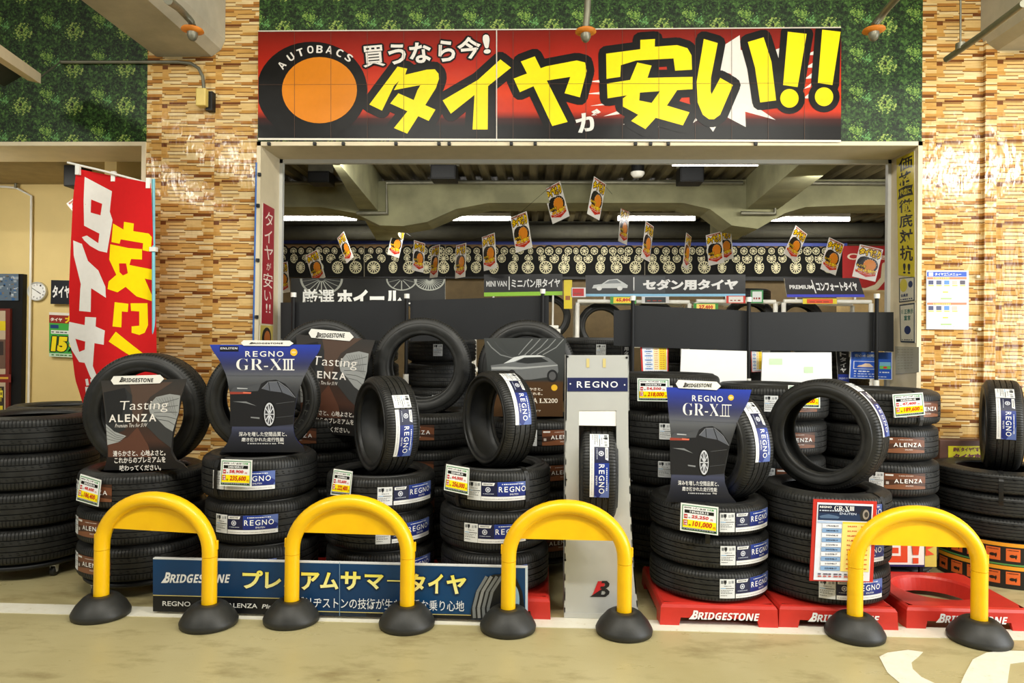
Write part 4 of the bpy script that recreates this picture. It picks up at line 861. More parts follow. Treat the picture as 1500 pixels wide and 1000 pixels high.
def grx(A, T, sc, logo_l=True):
    def tx(st, x0, y0, x1, y1, c, b=.02, **k):
        a, b2 = T(x0, y0), T(x1, y1); A.text(st, a[0], a[1], b2[0], b2[1], c, b, **k)
    W = (232, 230, 226)
    if logo_l:
        a, b = T(145, 122), T(270, 158); A.rect(a[0], a[1], b[0], b[1], (18, 20, 30)); A.up(); tx(BO('ENLITEN'), 150, 130, 262, 143, (226, 226, 226), 0)
    a, b = T(315, 155), T(570, 192); A.spaced('REGNO', a[0], a[1], b[0], b[1], W, gap=.34, bold=.012)
    tx(SE('GR-X'), 255, 205, 560, 282, W, -.014)
    for i in range(3): a, b = T(572+i*23, 210), T(583+i*23, 280); A.rect(a[0], a[1], b[0], b[1], W)
    for yy in (207, 277): a, b = T(564, yy), T(642, yy+6); A.rect(a[0], a[1], b[0], b[1], W)
    c = T(638, 163); r = T(662, 163)[0]-c[0]; A.ell(c[0], c[1], r, r, (232, 182, 44), 20); A.up(); tx('NEW', 625, 157, 652, 169, (250, 240, 200), .02, res=1)
    a, b = T(195, 316), T(700, 319); A.line([a, b], .5, (90, 92, 100), cap=False)
    car_card(T, A)
    a, b, c2, d = T(220, 668), T(632, 668), T(640, 700), T(222, 700)
    tx('深みを増した空間品質と、', 272, 692, 592, 722, W, .012, res=2); tx('磨き抜かれた走行性能', 290, 730, 572, 757, W, .012, res=2); A.smear(*T(330, 767), *T(525, 774), (190, 190, 190), 12); tx('B-mag', 535, 760, 572, 775, W, .02, shear=.2, res=1)
T1 = lambda x, y: K(x, y, 4.545, 290, 480)
def tabs(l, T): return [(T(x, y)[1], T(x, y)[0]) for x, y in l]
g_blue = [(0, (40, 62, 168)), (.09, (44, 54, 130)), (.2, (52, 54, 84)), (.29, (98, 100, 104)), (.42, (58, 59, 62)), (.76, (48, 48, 50)), (.765, (66, 70, 94)), (.84, (40, 42, 54)), (1, (20, 20, 24))]
sleeve('car_card', FY-.20, tabs([(78, 112), (96, 150), (148, 225), (190, 320), (214, 450), (226, 600), (226, 690), (196, 765), (146, 828)], T1), tabs([(818, 112), (808, 160), (752, 232), (700, 340), (664, 440), (642, 560), (634, 680), (652, 745), (716, 808)], T1),
    g_blue, (30, 44, 110), 'curved blue card with dark car picture, left, before a standing tyre', lambda A: grx(A, T1, 1), header=(T1(285, 82)[0], T1(285, 82)[1], T1(635, 118)[0], T1(635, 118)[1], .01))
def T2(x, y):        # the left card's picture points carried to the right card
    u, v = (x-78)/740, (y-110)/720; lx = lerp_tab([(0, 976.0), (.3, 980.0), (.9, 985), (1, 976)], v); rx = lerp_tab([(0, 1100.0), (.12, 1096), (.3, 1080.0), (.55, 1067), (.8, 1060), (.92, 1066), (1, 1080)], v)
    ul = lerp_tab([(0, 0), (.16, .09), (.3, .155), (.47, .185), (.8, .2), (.9, .16), (1, .09)], v); ur = lerp_tab([(0, 1.0), (.17, .91), (.32, .84), (.46, .79), (.8, .752), (.9, .78), (1, .86)], v)
    return (lx+(rx-lx)*(u-ul)/(ur-ul), 567+v*168)
sleeve('car_card', FY-.22, [(567, 976), (600, 979), (640, 983), (690, 984), (718, 981), (735, 974)], [(567, 1101), (585, 1096), (610, 1082), (650, 1069), (690, 1061), (705, 1062), (720, 1068), (735, 1081)], g_blue, (52, 84, 178), 'curved blue card with dark car picture, right of the silver stand', lambda A: grx(A, T2, .8, False), slope=.03, flaps=(.04, .085), header=(990, 556, 1056, 568, .05))
# brown-black cards
def tasting(T, A):
    def tx(st, x0, y0, x1, y1, c, b=.02, **k):
        a, b2 = T(x0, y0), T(x1, y1); A.text(st, a[0], a[1], b2[0], b2[1], c, b, **k)
    P = lambda l: [T(*q) for q in l]
    A.poly(P([(860, 370), (1150, 360), (1000, 460), (960, 520), (920, 660), (880, 560), (880, 450)]), (84, 66, 56)); A.poly(P([(690, 430), (830, 400), (880, 450), (880, 580), (830, 680), (740, 720), (705, 640)]), (46, 47, 48))
    A.poly(P([(915, 660), (985, 780), (1010, 860), (720, 860), (720, 780), (850, 730)]), (92, 58, 44)); A.up()
    A.poly(P([(690, 430), (830, 400), (845, 460), (800, 620), (720, 640)]), (34, 34, 35)); A.up()
    A.poly(P([(985, 520), (1040, 460), (1130, 440), (1200, 450), (1190, 560), (1150, 690), (1100, 660), (1040, 600), (1000, 570)]), (150, 152, 150)); A.poly(P([(705, 640), (760, 690), (840, 720), (790, 760), (715, 780)]), (160, 162, 160))
    A.poly(P([(1000, 570), (1040, 600), (1100, 660), (1150, 690), (1140, 800), (1060, 740), (980, 660), (930, 600)]), (58, 58, 58)); A.up()
    for i in range(5): A.line(P([(1000+i*12, 520+i*22), (1080+i*10, 500+i*30), (1190-i*4, 470+i*46)]), .7, (66, 66, 66), cap=False)
    for i in range(4): A.line(P([(708, 660+i*26), (770, 712+i*14), (826-i*6, 726+i*10)]), .7, (90, 90, 88), cap=False)
    for i in range(7): A.line(P([(1040+i*18, 470-i*2), (1100+i*12, 540+i*8)]), .4, (90, 90, 90), cap=False)
    W = (236, 230, 222)
    tx('Tasting', 795, 488, 1118, 560, W, -.008, shear=.12, res=4); a, b = T(725, 578), T(1040, 622); A.spaced('ALENZA', a[0], a[1], b[0], b[1], W, gap=.25, bold=.02); tx('Premium Tire for SUV', 768, 638, 978, 660, W, .0, shear=.2, res=1)
    tx('滑らかさと、心地よさと。', 752, 818, 1102, 850, W, .02, res=2); tx('これからのプレミアムを', 762, 862, 1102, 895, W, .02, res=2); tx('味わってください。', 796, 914, 1072, 948, W, .02, res=2)
g_br = [(0, (52, 50, 48)), (.12, (60, 54, 50)), (.45, (56, 44, 38)), (.7, (72, 46, 36)), (.78, (34, 26, 24)), (1, (20, 18, 18))]
TL_ = [(672, 365), (684, 450), (698, 580), (708, 720), (714, 850), (706, 915), (688, 962)]; TR_ = [(1252, 348), (1222, 430), (1188, 540), (1158, 650), (1136, 770), (1136, 850), (1166, 905), (1250, 950)]
T3 = lambda x, y: (x/4.545, 480+y/4.545+.02*(x/4.545-148))
sleeve('tasting_card', -1.27, [(T3(0, y)[1], T3(x, 0)[0]) for x, y in TL_], [(T3(0, y)[1], T3(x, 0)[0]) for x, y in TR_], g_br, (64, 62, 60), 'curved brown-black card with white lettering at the far left, on brown-stickered tyres', lambda A: tasting(T3, A), slope=-.02, header=(T3(738, 0)[0], T3(0, 336)[1], T3(1090, 0)[0], T3(0, 392)[1], -.03))
def T4(x, y): return (437+(x-690)*.2025+(y-365)*-.004, 484+(y-340)*.2385)
def T4i(l): return [(T4(x, y)[1], T4(x, y)[0]) for x, y in l]
sleeve('tasting_card', BY2-.30, T4i(TL_), T4i(TR_), g_br, (30, 28, 28), 'curved brown-black card with white lettering behind the blue car card', lambda A: tasting(T4, A), slope=.07, header=(452, 481, 518, 494, .09))
# silver car card (back row)
def lx(A):
    for r_, c in ((150, (96, 98, 96)), (142, (50, 52, 52)), (128, (88, 90, 88)), (122, (56, 58, 58)), (96, (84, 86, 86)), (92, (52, 54, 54))): pass
    T = lambda x, y: K(x, y, 4.545, 500, 480)
    P = lambda l: [T(*q) for q in l]
    for k, (a, c) in enumerate(((1000, (120, 122, 120)), (1050, (70, 72, 72)), (1090, (58, 60, 60)))): A.line(P([(a-30, 90), (a, 130), (a+60, 180), (a+140, 200), (a+230, 180)]), 1.2 if k else 1.6, c, cap=False)
    for k in range(5): A.line(P([(1480-k*52, 75), (1430-k*52, 130), (1340-k*40, 180)]), 1.3, (132, 134, 132), cap=False)
    A.up(); A.poly(P([(995, 250), (1080, 238), (1150, 196), (1210, 184), (1320, 182), (1380, 200), (1440, 245), (1445, 290), (1430, 320), (1260, 345), (1110, 345), (1000, 300)]), (104, 106, 106)); A.up()
    A.poly(P([(1080, 238), (1150, 196), (1210, 184), (1320, 182), (1360, 192), (1220, 196), (1150, 225)]), (206, 208, 206)); A.poly(P([(1160, 228), (1215, 200), (1330, 196), (1380, 225), (1240, 238)]), (40, 42, 42)); A.poly(P([(1000, 262), (1090, 258), (1200, 262), (1440, 245), (1440, 252), (1200, 275), (1000, 275)]), (160, 162, 160))
    for cx_, rx in ((1135, 30), (1405, 36)): c = T(cx_, 320); A.ell(c[0], c[1], rx/4.545, 42/4.545, (30, 30, 31), 20); A.ell(c[0], c[1], rx/7, 28/4.545, (84, 84, 84), 20)
    A.rect(*T(1010, 362), *T(1475, 590), (72, 48, 24)); A.up()
    def tx(st, x0, y0, x1, y1, c, b=.02, **k): A.text(st, *T(x0, y0), *T(x1, y1), c, b, **k)
    W = (236, 226, 210); tx('滑らかさと。', 1195, 398, 1340, 418, W, .02, res=1); tx('に包まれる。', 1195, 428, 1340, 448, W, .02, res=1); tx('ALENZA', 1150, 466, 1305, 502, W, .012); tx(SE('LX')+'200', 1318, 470, 1440, 500, W, .01); tx('レミアムタイヤ', 1190, 545, 1328, 560, W, .0, res=1)
    c = T(1418, 398); A.ell(c[0], c[1], 4.6, 4.6, (224, 176, 44), 18)
sleeve('silver_car_card', BY2-.33, [(495, 709), (540, 714), (580, 717), (607, 717)], [(495, 829), (540, 826), (580, 824), (607, 824)], [(0, (62, 64, 63)), (.3, (58, 60, 59)), (.55, (44, 46, 45)), (.575, (40, 42, 40)), (.58, (76, 50, 26)), (1, (60, 40, 20))], (40, 36, 30), 'grey and brown card with silver car picture left of the silver stand', lx, flaps=(.03, .03))

# ================================================================ price cards
def price(px, Y, label, size, unit, total, head='レグノ GR-XⅢ'):
    """px = TL TR BR BL in the photograph"""
    A = Art(); A.rect(0, 0, 1, 1, (232, 236, 230)); A.up(); A.rect(.035, .05, .965, .96, (92, 140, 104)); A.up(); A.rect(.06, .085, .94, .93, (236, 236, 234)); A.up()
    A.text(BO('BRIDGESTONE'), .09, .115, .28, .165, (22, 22, 26), 0, shear=.2, res=1); A.text(head, .33, .105, .66, .18, (30, 30, 34), .03, shear=.15, res=1); A.text('低燃費', .70, .11, .88, .18, (60, 160, 80), .03, res=1)
    A.rect(.10, .215, .88, .335, (18, 18, 20)); A.up(); A.text(size, .24, .235, .74, .315, (236, 236, 236), .03, res=2)
    A.rect(.09, .38, .18, .53, (186, 34, 34)); A.up(); A.text('1本', .1, .42, .17, .49, (250, 240, 240), .02, res=1); A.text('税込', .21, .47, .26, .52, (30, 30, 30), .03, res=1)
    A.text(unit, .29, .385, .74, .52, (206, 32, 40), .028, shear=.12, res=2); A.text('円', .79, .46, .85, .52, (206, 32, 40), .02, res=1)
    A.rect(.06, .57, .94, .855, (252, 232, 10)); A.up(); A.rect(.075, .585, .185, .785, (186, 34, 34)); A.up(); A.text('4本', .085, .6, .175, .68, (250, 240, 240), .02, res=1); A.text('価格', .085, .69, .175, .77, (250, 240, 240), .02, res=1)
    A.text('税込', .215, .72, .28, .80, (40, 40, 20), .03, res=1); A.text(total, .32, .60, .83, .815, (200, 34, 20), .032, shear=.12, res=2); A.text('円', .86, .73, .92, .81, (200, 34, 20), .02, res=1)
    A.rect(.06, .875, .94, .925, (24, 30, 34)); A.up(); A.smear(.08, .888, .9, .912, (150, 160, 160), 12)
    q = [at(x, y, Y) for x, y in px]; m = M(); m.art(A, quadmap(q, (0, -1, 0)), INKG); m.prism([p+Vector((0, .0006, 0)) for p in q], (0, .004, 0), WHP)
    return tag(m.build('price_card'), label, 'price card', 'price cards on the stacks')
def KK(l, s, ox, oy): return [(ox+x/s, oy+y/s) for x, y in l]
price(KK([(178, 140), (482, 232), (438, 620), (115, 525)], 10, 100, 680), -1.39, 'tilted price card at the left edge of the brown-stickered stack, reading 186,400', '235/55R18', '48,600', '186,400', 'アレンザ')
price(KK([(278, 140), (800, 160), (785, 612), (250, 590)], 11.54, 300, 660), FY-.345, 'price card reading 235,600 under the blue car card at the left', '245/45R17', '58,900', '235,600')
price([(489, 686.5), (516.5, 690.5), (513, 727), (484, 724)], FY-.28, 'price card reading 222,400 behind the second hoop', '215/45R16', '55,600', '222,400')
price(KK([(90, 98), (442, 160), (428, 572), (55, 490)], 10.345, 645, 670), FY-.325, 'price card reading 256,000 left of the silver stand', '225/40R19', '64,000', '256,000')
price(KK([(323, 150), (552, 178), (550, 350), (318, 318)], 4.167, 920, 700), FY-.345, 'price card reading 101,000 under the right car card', '195/65R15', '25,250', '101,000')
price(KK([(607, 335), (822, 338), (820, 490), (608, 487)], 4.545, 800, 480), BY2-.385, 'price card reading 218,000 right of the top of the silver stand', '235/55R19', '54,500', '218,000', 'アレンザ LX200')
price(KK([(195, 300), (362, 305), (362, 420), (200, 415)], 3.5725, 1100, 480), BY2-.375, 'price card reading 198,000 over the third back-row stack', '235/55R18', '49,500', '198,000', 'アレンザ')
price(KK([(740, 348), (900, 338), (912, 455), (752, 470)], 3.5725, 1100, 480), BY2-.375, 'price card reading 189,600 on the back-row stack beside the right jamb', '225/60R18', '47,400', '189,600', 'アレンザ')
# red framed price table
e = empty('price_table', at(1236, 852, FY-.36)); tag(e, 'red-framed size and price table hanging on the stack behind the rightmost hoop', 'price table')
q = [at(x, y, FY-.385) for x, y in ((1192, 731), (1285, 734.5), (1279, 853), (1186, 850.5))]; m = M(); m.prism([p+Vector((0, .002, 0)) for p in q], (0, .006, 0), REDP); m.build('frame', e)
A = Art(); A.rect(.06, .035, .94, .985, (226, 230, 242)); A.up(); A.rect(.08, .06, .92, .25, (22, 30, 56)); A.up(); A.rect(.08, .16, .75, .25, (30, 50, 84)); A.up()
A.text('REGNO', .10, .075, .29, .10, (240, 240, 240), .03); A.text(SE('GR-X'), .33, .07, .56, .125, (240, 240, 240), .0); A.text('III', .575, .07, .64, .125, (240, 240, 240), .03); A.smear(.1, .125, .58, .138, (200, 210, 230), 12); A.text('ENLITEN', .42, .15, .68, .175, (220, 230, 250), .0)
A.poly([(.14, .19), (.24, .175), (.36, .19), (.42, .205), (.40, .225), (.12, .225), (.1, .205)], (84, 108, 140)); A.ell(.81, .165, .075, .075, (40, 40, 42)); A.up(); A.ell(.83, .165, .05, .06, (150, 140, 130)); A.ell(.835, .165, .03, .035, (60, 56, 54))
A.rect(.08, .262, .47, .285, (176, 196, 226)); A.rect(.47, .262, .92, .285, (240, 206, 60)); A.rect(.47, .285, .92, .87, (250, 226, 130))
for i, (sz, pr_) in enumerate((('175/65R15', '24,250'), ('185/60R15', '23,900'), ('195/65R15', '25,250'), ('205/60R16', '31,800'), ('215/60R16', '32,900'), ('205/55R16', '33,250'), ('215/55R17', '48,900'), ('225/50R17', '39,600'), ('215/50R17', '44,600'), ('225/45R17', '46,200'))):
    y = .288+i*.0578
    if i % 2: A.rect(.155, y+.004, .46, y+.054, (134, 170, 214))
    else: A.rect(.155, y+.004, .46, y+.054, (240, 240, 246))
    L0 = A.L; A.up(); A.text(sz, .22, y+.018, .41, y+.04, (40, 46, 70), .03, res=1); A.text(pr_, .55, y+.018, .70, y+.04, (206, 40, 36), .04, res=1); A.text(pr_, .76, y+.018, .88, y+.04, (206, 60, 30), .04, res=1); A.L = L0+.2
for i in range(2): A.smear(.12, .90+i*.028, .86, .915+i*.028, (90, 80, 100) if i == 0 else (190, 80, 80), 9, i+8)
m = M(); m.art(A, quadmap(q, (0, -1, 0)), INKG); m.build('printed_sheet', e)['label'] = 'white printed sheet with blue and yellow rows'
# koko! sign behind the empty pallet
q = [at(x, y, -.835) for x, y in ((1270, 787), (1372, 789), (1372, 830), (1270, 829))]
A = Art(); A.rect(0, 0, 1, 1, (206, 188, 84)); A.up(); A.rect(0, 0, .83, 1, (34, 34, 92)); A.up(); A.rect(0, .02, .82, .93, (236, 232, 224)); A.up()
for x0, x1 in ((.02, .25), (.27, .58)):
    A.rect(x0, .06, x1, .85, (222, 74, 34)); A.up(); A.rect(x0+.0, .24, x1-.1, .62, (238, 232, 222)); A.up(); A.rect(x0, .33, x1-.13, .53, (222, 74, 34)); A.up()
A.poly([(.63, .04), (.76, .04), (.735, .58), (.655, .58)], (222, 74, 34)); A.rect(.655, .68, .735, .88, (222, 74, 34)); A.poly([(.84, .1), (.97, .25), (.86, .38), (.96, .55), (.84, .6)], (222, 74, 34))
m = M(); m.art(A, quadmap(q, (0, -1, 0)), INK); m.prism([p+Vector((0, .001, 0)) for p in q], (0, .02, 0), CARD_W); o = m.build('pointer_sign'); tag(o, 'orange and white sign reading koko behind the empty red pallet', 'sign')
q2 = [at(1290, 829, -.835), at(1350, 829, -.835)]; M().box(q2[0].x, -.815, 0, q2[0].x+.02, -.797, q2[0].z+.02, BLKM).build('leg', o); M().box(q2[1].x, -.815, 0, q2[1].x+.02, -.797, q2[0].z+.02, BLKM).build('leg', o)
# brown box with yellow label, right wall
p, r = at(1376, 685, -.12), at(1450, 645, -.12); e = empty('brown_box', ((p.x+r.x)/2, -.06, 0)); tag(e, 'brown box with yellow printed label by the right wooden wall', 'box')
m = M(); m.box(p.x, -.12, 0, r.x, -.01, r.z, plain('brown_card', (92, 58, 44), .6), bev=.006); m.build('body', e)
A = Art(); A.rect(1389, 653, 1440, 674, (226, 214, 40)); A.up(); A.text('最新タイヤ情報', 1396, 655, 1436, 661.5, (110, 40, 60), .05); A.text('タイヤ市', 1396, 664, 1438, 673, (110, 30, 60), .06)
m = M(); m.art(A, pxY(-.122), INK); m.build('label_sheet', e)['label'] = 'yellow label with purple print'
# straps holding standing tyres on the stacks
def strap(c, R, zt, ang, label, dz=.0):
    a = R_(ang); d = Vector((math.cos(a), math.sin(a), 0)); t = Vector((-d.y, d.x, 0)); m = M(); V = []
    prof = [(R*.70, zt-.012), (R*.74, zt+.002), (R*.86, zt+.004), (R*.95, zt-.012), (R*1.0, zt-.05), (R+.004, zt-.11), (R+.003, zt-.17), (R-.006, zt-.205)]
    for r, z in prof:
        for s in (-1, 1): V.append(Vector((c.x, c.y, 0))+d*(r+.003)+t*s*.012+Vector((0, 0, z)))
    m.add(V, [(2*i, 2*i+1, 2*i+3, 2*i+2) for i in range(len(prof)-1)], STRAPM)
    tag(m.build('strap'), label, 'strap', 'black straps over the topmost tyres')
strap(c2, .325, c2.z, 247, 'black strap over the topmost tyre below the blue car card'); strap(c4, .303, c4.z, 307, 'black strap over the topmost tyre left of the silver stand, right side'); strap(c4, .303, c4.z, 232, 'black strap over the topmost tyre left of the silver stand, left side')
strap(c7, .338, c7.z, 305, 'black strap over the topmost tyre behind the price table'); strap(c6, .318, c6.z, 257, 'black strap over the topmost tyre below the right car card'); strap(Vector((X8, -.45, 0)), .36, z8, 240, 'black strap over the topmost tyre at the far right')
strap(cB6, .36, cB6.z, 285, 'black strap over the topmost back-row tyre beside the right jamb')
# painted figure on the floor
Pg = [(1288, 962), (1300, 956), (1330, 952), (1352, 955), (1345, 962), (1335, 970), (1337, 980), (1350, 992), (1372, 1002), (1395, 1014), (1350, 1014), (1320, 1002), (1300, 985)]
Pg2 = [(1402, 1014), (1412, 990), (1425, 966), (1445, 956), (1475, 953), (1510, 954), (1510, 968), (1480, 972), (1478, 984), (1474, 1014)]
m = M()
for pg in (Pg, Pg2): m.prism([fl(x, y, .001) for x, y in pg], (0, 0, .002), LINEM)
o = m.build('floor_marking', loc=(0, 0, 0)); tag(o, 'white painted figure on the floor at the bottom right corner', 'floor marking')
# ================================================================ black boards on posts in the opening
PY = .16
def board(q, label, Y=PY+.03):
    q = [at(x, y, Y) for x, y in q]; m = M(); m.prism(q, (0, .008, 0), BLKP); tag(m.build('barrier_board'), label, 'board', 'black boards across the opening')
board([(411, 443), (594, 440), (594, 499), (411, 496)], 'black board at the left end of the opening')
board([(601, 440), (804, 433), (804, 494), (601, 500)], 'black board left of the middle of the opening')
board([(899, 455), (924, 453), (924, 507), (899, 506)], 'short black board end beside the post right of the middle')
board([(929, 447), (1096, 455), (1095, 513), (929, 508)], 'black board right of the middle, above the first white panel')
board([(1099, 457), (1283, 457), (1283, 515), (1099, 513)], 'black board at the right, above the second white panel')
board([(1287, 457), (1309, 457), (1309, 515), (1287, 514)], 'short black board end touching the right jamb')
for x, yt_, lb in ((430, 435, 'black post with white cap at the left end of the boards'), (596, 437, 'black post between the two left boards'), (795, 430, 'black post at the right end of the left boards'), (927, 440, 'black post left of the long right board'), (1097, 442, 'black post between the two right boards'), (1284.5, 437, 'black post beside the right jamb')):
    t = at(x, yt_, PY); e = empty('board_post', (t.x, PY, 0)); tag(e, lb, 'post', 'posts carrying the black boards')
    M().tube([(t.x, PY, .02), (t.x, PY, t.z)], .014, BLKM, 12).build('pole', e); M().tube([(t.x, PY, t.z), (t.x, PY, t.z+.035)], .021, WHP, 12).build('cap', e)
    M().tube([(t.x, PY, 1.10), (t.x, PY, 1.20)], .021, WHP, 12).build('sleeve', e); M().lathe([(.12, 0), (.12, .012), (.02, .02)], BLKM, 20, (t.x, PY, 0)).build('base_plate', e)
for q, lb, notes in (([(998, 511), (1094, 514), (1094, 566), (996, 562)], 'white blank panel under the long black board', 0), ([(1117, 516), (1218, 516), (1219, 566), (1115, 566)], 'white blank panel with two faint green notes', 1)):
    P = [at(x, y, PY-.06) for x, y in q]; e = empty('white_panel', (P[3]+P[2])/2); tag(e, lb, 'panel', 'white blank panels'); M().prism(P, (0, .012, 0), CARD_W).build('panel', e)
    if notes:
        A = Art(); A.rect(1127, 525, 1146, 534, (206, 232, 190)); m = M(); m.art(A, pxY(PY-.062), INK); m.build('paper_note', e)['label'] = 'larger pale green note'; A = Art(); A.rect(1178, 537, 1191, 546, (206, 232, 190)); m = M(); m.art(A, pxY(PY-.062), INK); m.build('paper_note', e)['label'] = 'smaller pale green note'
# printed sheets between the boards
def sheet(name, q, Y, label, cat, art, grp=None, th=.006, mat=None):
    P = [at(x, y, Y) for x, y in q]; A = Art(); art(A); m = M(); m.art(A, quadmap(P, (0, -1, 0)), mat or INK); m.prism([p+Vector((0, .0006, 0)) for p in P], (0, th, 0), WHP); return tag(m.build(name), label, cat, grp)
def table_sheet(A):
    A.rect(0, 0, 1, 1, (206, 44, 40)); A.up(); A.rect(.06, -.0, .96, .98, (236, 238, 244)); A.up(); A.rect(.66, .0, .93, .88, (250, 222, 60)); A.rect(.46, 0, .66, .88, (246, 232, 180))
    for i in range(10):
        if i % 2: A.rect(.14, .06+i*.083, .42, .12+i*.083, (150, 180, 224))
        L0 = A.L; A.up(); A.smear(.2, .08+i*.083, .38, .1+i*.083, (60, 70, 100), 3, i); A.smear(.5, .08+i*.083, .62, .1+i*.083, (214, 90, 60), 2, i); A.smear(.7, .08+i*.083, .88, .1+i*.083, (220, 110, 50), 2, i+3); A.L = L0+.1
    A.smear(.14, .92, .85, .945, (120, 120, 140), 9)
sheet('price_table', [(938, 508), (979, 508), (979, 546), (940, 546)], PY+.05, 'red-edged blue and yellow price table left of the first white panel', 'price table', table_sheet)
sheet('price_table', [(1100, 514), (1117, 515), (1117, 544), (1101, 545)], PY+.05, 'narrow price table visible between the two white panels', 'price table', table_sheet)
def blue_poster(A):
    A.rect(0, 0, 1, 1, (214, 222, 238)); A.up(); A.rect(.02, .0, .98, .98, (34, 84, 190)); A.up(); A.rect(.08, .03, .62, .3, (60, 112, 210)); A.rect(.7, .02, .97, .3, (50, 100, 200)); A.rect(.08, .34, .6, .64, (226, 230, 240)); A.rect(.7, .36, .96, .62, (120, 180, 210)); A.up(); A.rect(.1, .36, .58, .62, (34, 84, 190)); A.up()
    A.poly([(.16, .56), (.2, .50), (.28, .48), (.36, .42), (.46, .43), (.52, .5), (.56, .56)], (230, 200, 170)); A.rect(.7, .5, .96, .62, (110, 190, 90)); A.ell(.83, .56, .05, .04, (214, 60, 60)); A.text('安心の制動', .1, .08, .58, .2, (236, 238, 246), .03, res=1); A.smear(.1, .7, .5, .74, (230, 234, 246), 4); A.smear(.1, .8, .6, .83, (200, 210, 240), 6); A.smear(.7, .72, .95, .76, (220, 226, 240), 4); A.smear(.1, .89, .9, .92, (200, 210, 240), 9)
sheet('info_poster', [(1246, 515), (1307, 516), (1307, 556), (1244, 554)], PY+.12, 'blue information poster with car picture beside the right jamb', 'poster', blue_poster)
def vert(A, st, foot=True):
    A.rect(0, 0, 1, 1, (34, 32, 34)); A.up()
    for i, ch in enumerate(st): A.text(ch, .25, .03+i*.17, .78, .17+i*.17, (236, 236, 236), .03, res=2)
    if foot: A.rect(0, .74, 1, 1, (40, 62, 170)); A.up(); A.text('PREMIUM', .1, .84, .9, .9, (210, 220, 250), .02, res=1)
sheet('shelf_sign', [(1225, 514), (1243.5, 514), (1243.5, 560), (1228, 560)], PY+.2, 'black vertical shelf sign with blue foot left of the blue poster', 'sign', lambda A: vert(A, 'トタイヤ'))
sheet('shelf_sign', [(911, 507), (923.5, 507), (923.5, 545), (911, 545)], PY+.2, 'black vertical shelf sign behind the post right of the silver stand', 'sign', lambda A: (vert(A, ('用', 'タ'), False)))

# ================================================================ racks and signs inside
def wsign(name, q, Y, label, art, cat='sign', foot=None):
    o = sheet(name, q, Y, label, cat, art, th=.02); a, b = at(q[3][0], q[3][1], Y), at(q[2][0], q[2][1], Y); foot = foot if foot is not None else at(q[3][0], 441, RY).z
    for t in (.12, .88): p = a.lerp(b, t); M().tube([(p.x, Y+.012, foot), (p.x, Y+.012, p.z+.02)], .012, WHP, 8).build('peg', o)
    return o
RY = 3.55
def s_mini(A):
    A.rect(0, 0, 1, .82, (40, 40, 42)); A.rect(0, .82, 1, 1, (150, 206, 60)); A.up(); A.text('MINI VAN', .03, .3, .29, .56, (232, 232, 232), .02); A.rect(.315, .1, .328, .72, (232, 232, 232)); A.text('ミニバン用タイヤ', .35, .22, .97, .64, (236, 236, 236), .03)
wsign('aisle_sign', [(709, 402), (824, 401), (824, 432), (709, 434)], RY, 'black aisle sign with green edge above the left rack', s_mini, foot=at(750, 478, RY).z)
def s_sedan(A):
    A.rect(0, 0, 1, .88, (48, 49, 52)); A.rect(0, .88, 1, 1, (140, 196, 230)); A.up(); A.rect(.3, .06, .5, .84, (66, 70, 74)); A.up()
    A.poly([(.04, .62), (.05, .46), (.10, .42), (.14, .22), (.2, .18), (.245, .38), (.265, .48), (.262, .6)], (206, 210, 210)); A.poly([(.115, .40), (.15, .25), (.195, .22), (.225, .38)], (130, 136, 140)); A.up()
    for u in (.085, .215): A.ell(u, .62, .017, .1, (226, 228, 228), 16)
    A.rect(.30, .1, .306, .72, (230, 230, 230)); A.text('セダン用タイヤ', .36, .2, .955, .72, (238, 238, 238), .06)
wsign('aisle_sign', [(858, 403), (1092, 402), (1092, 434), (858, 434)], RY, 'long black aisle sign with white car and pale blue edge', s_sedan)
def s_prem(A):
    A.rect(0, 0, 1, .86, (44, 42, 44)); A.rect(0, .86, 1, 1, (72, 76, 200)); A.up(); A.text('PREMIUM', .05, .37, .36, .58, (232, 232, 232), .03); A.poly([(.35, .1), (.365, .1), (.39, .8), (.375, .8)], (232, 232, 232)); A.text('コンフォートタイヤ', .405, .2, .945, .68, (238, 238, 238), .045)
wsign('aisle_sign', [(1149, 407), (1258, 407), (1267, 435), (1153, 435)], RY, 'black aisle sign with violet edge above the right rack', s_prem)
def s_wheel(A):
    A.rect(0, 0, 1, 1, (24, 25, 24)); A.up()
    for cx, rr, n in ((.2, .14, 9), (.72, .10, 5), (.9, .10, 16)):
        A.ring(cx, .02, rr*.9, rr, (150, 152, 142), 0, math.pi, 24, 4.2)
        for k in range(n): a = math.pi*(k+.5)/n; A.line([(cx+rr*.15*math.cos(a), .02+rr*.6*math.sin(a)), (cx+rr*.95*math.cos(a), .02+rr*4*math.sin(a))], .007, (150, 152, 142), cap=False)
    A.up(); A.up(); A.text('厳選', .07, .38, .285, 1.02, (232, 232, 226), .014); A.text('ホイール', .30, .40, .72, 1.02, (232, 232, 226), .05); A.line([(.75, .90), (.9, .90)], .05, (226, 226, 220), cap=False)
wsign('wheel_corner_sign', [(426, 407), (652, 408), (652, 448), (426, 449)], 2.6, 'black wheel sign with white characters behind the left boards', s_wheel, foot=0.0)
def rack(x0, x1, yt_, Y, label, wd=.5):
    a, b = at(x0, yt_, Y), at(x1, yt_, Y); e = empty('tyre_rack', ((a.x+b.x)/2, Y+wd/2, 0)); tag(e, label, 'rack', 'white pipe tyre racks')
    for x, yy in ((a.x, Y), (b.x, Y), (a.x, Y+wd), (b.x, Y+wd)): M().tube([(x, yy, 0), (x, yy, a.z-.02)], .028, WHP, 10).build('upright', e)
    for yy in (Y, Y+wd):
        for z in (a.z, a.z-.55, .35): M().tube([(a.x, yy, z), (b.x, yy, z)], .026, WHP, 10).build('rail', e)
    return a.x, b.x, a.z
RY = 3.55
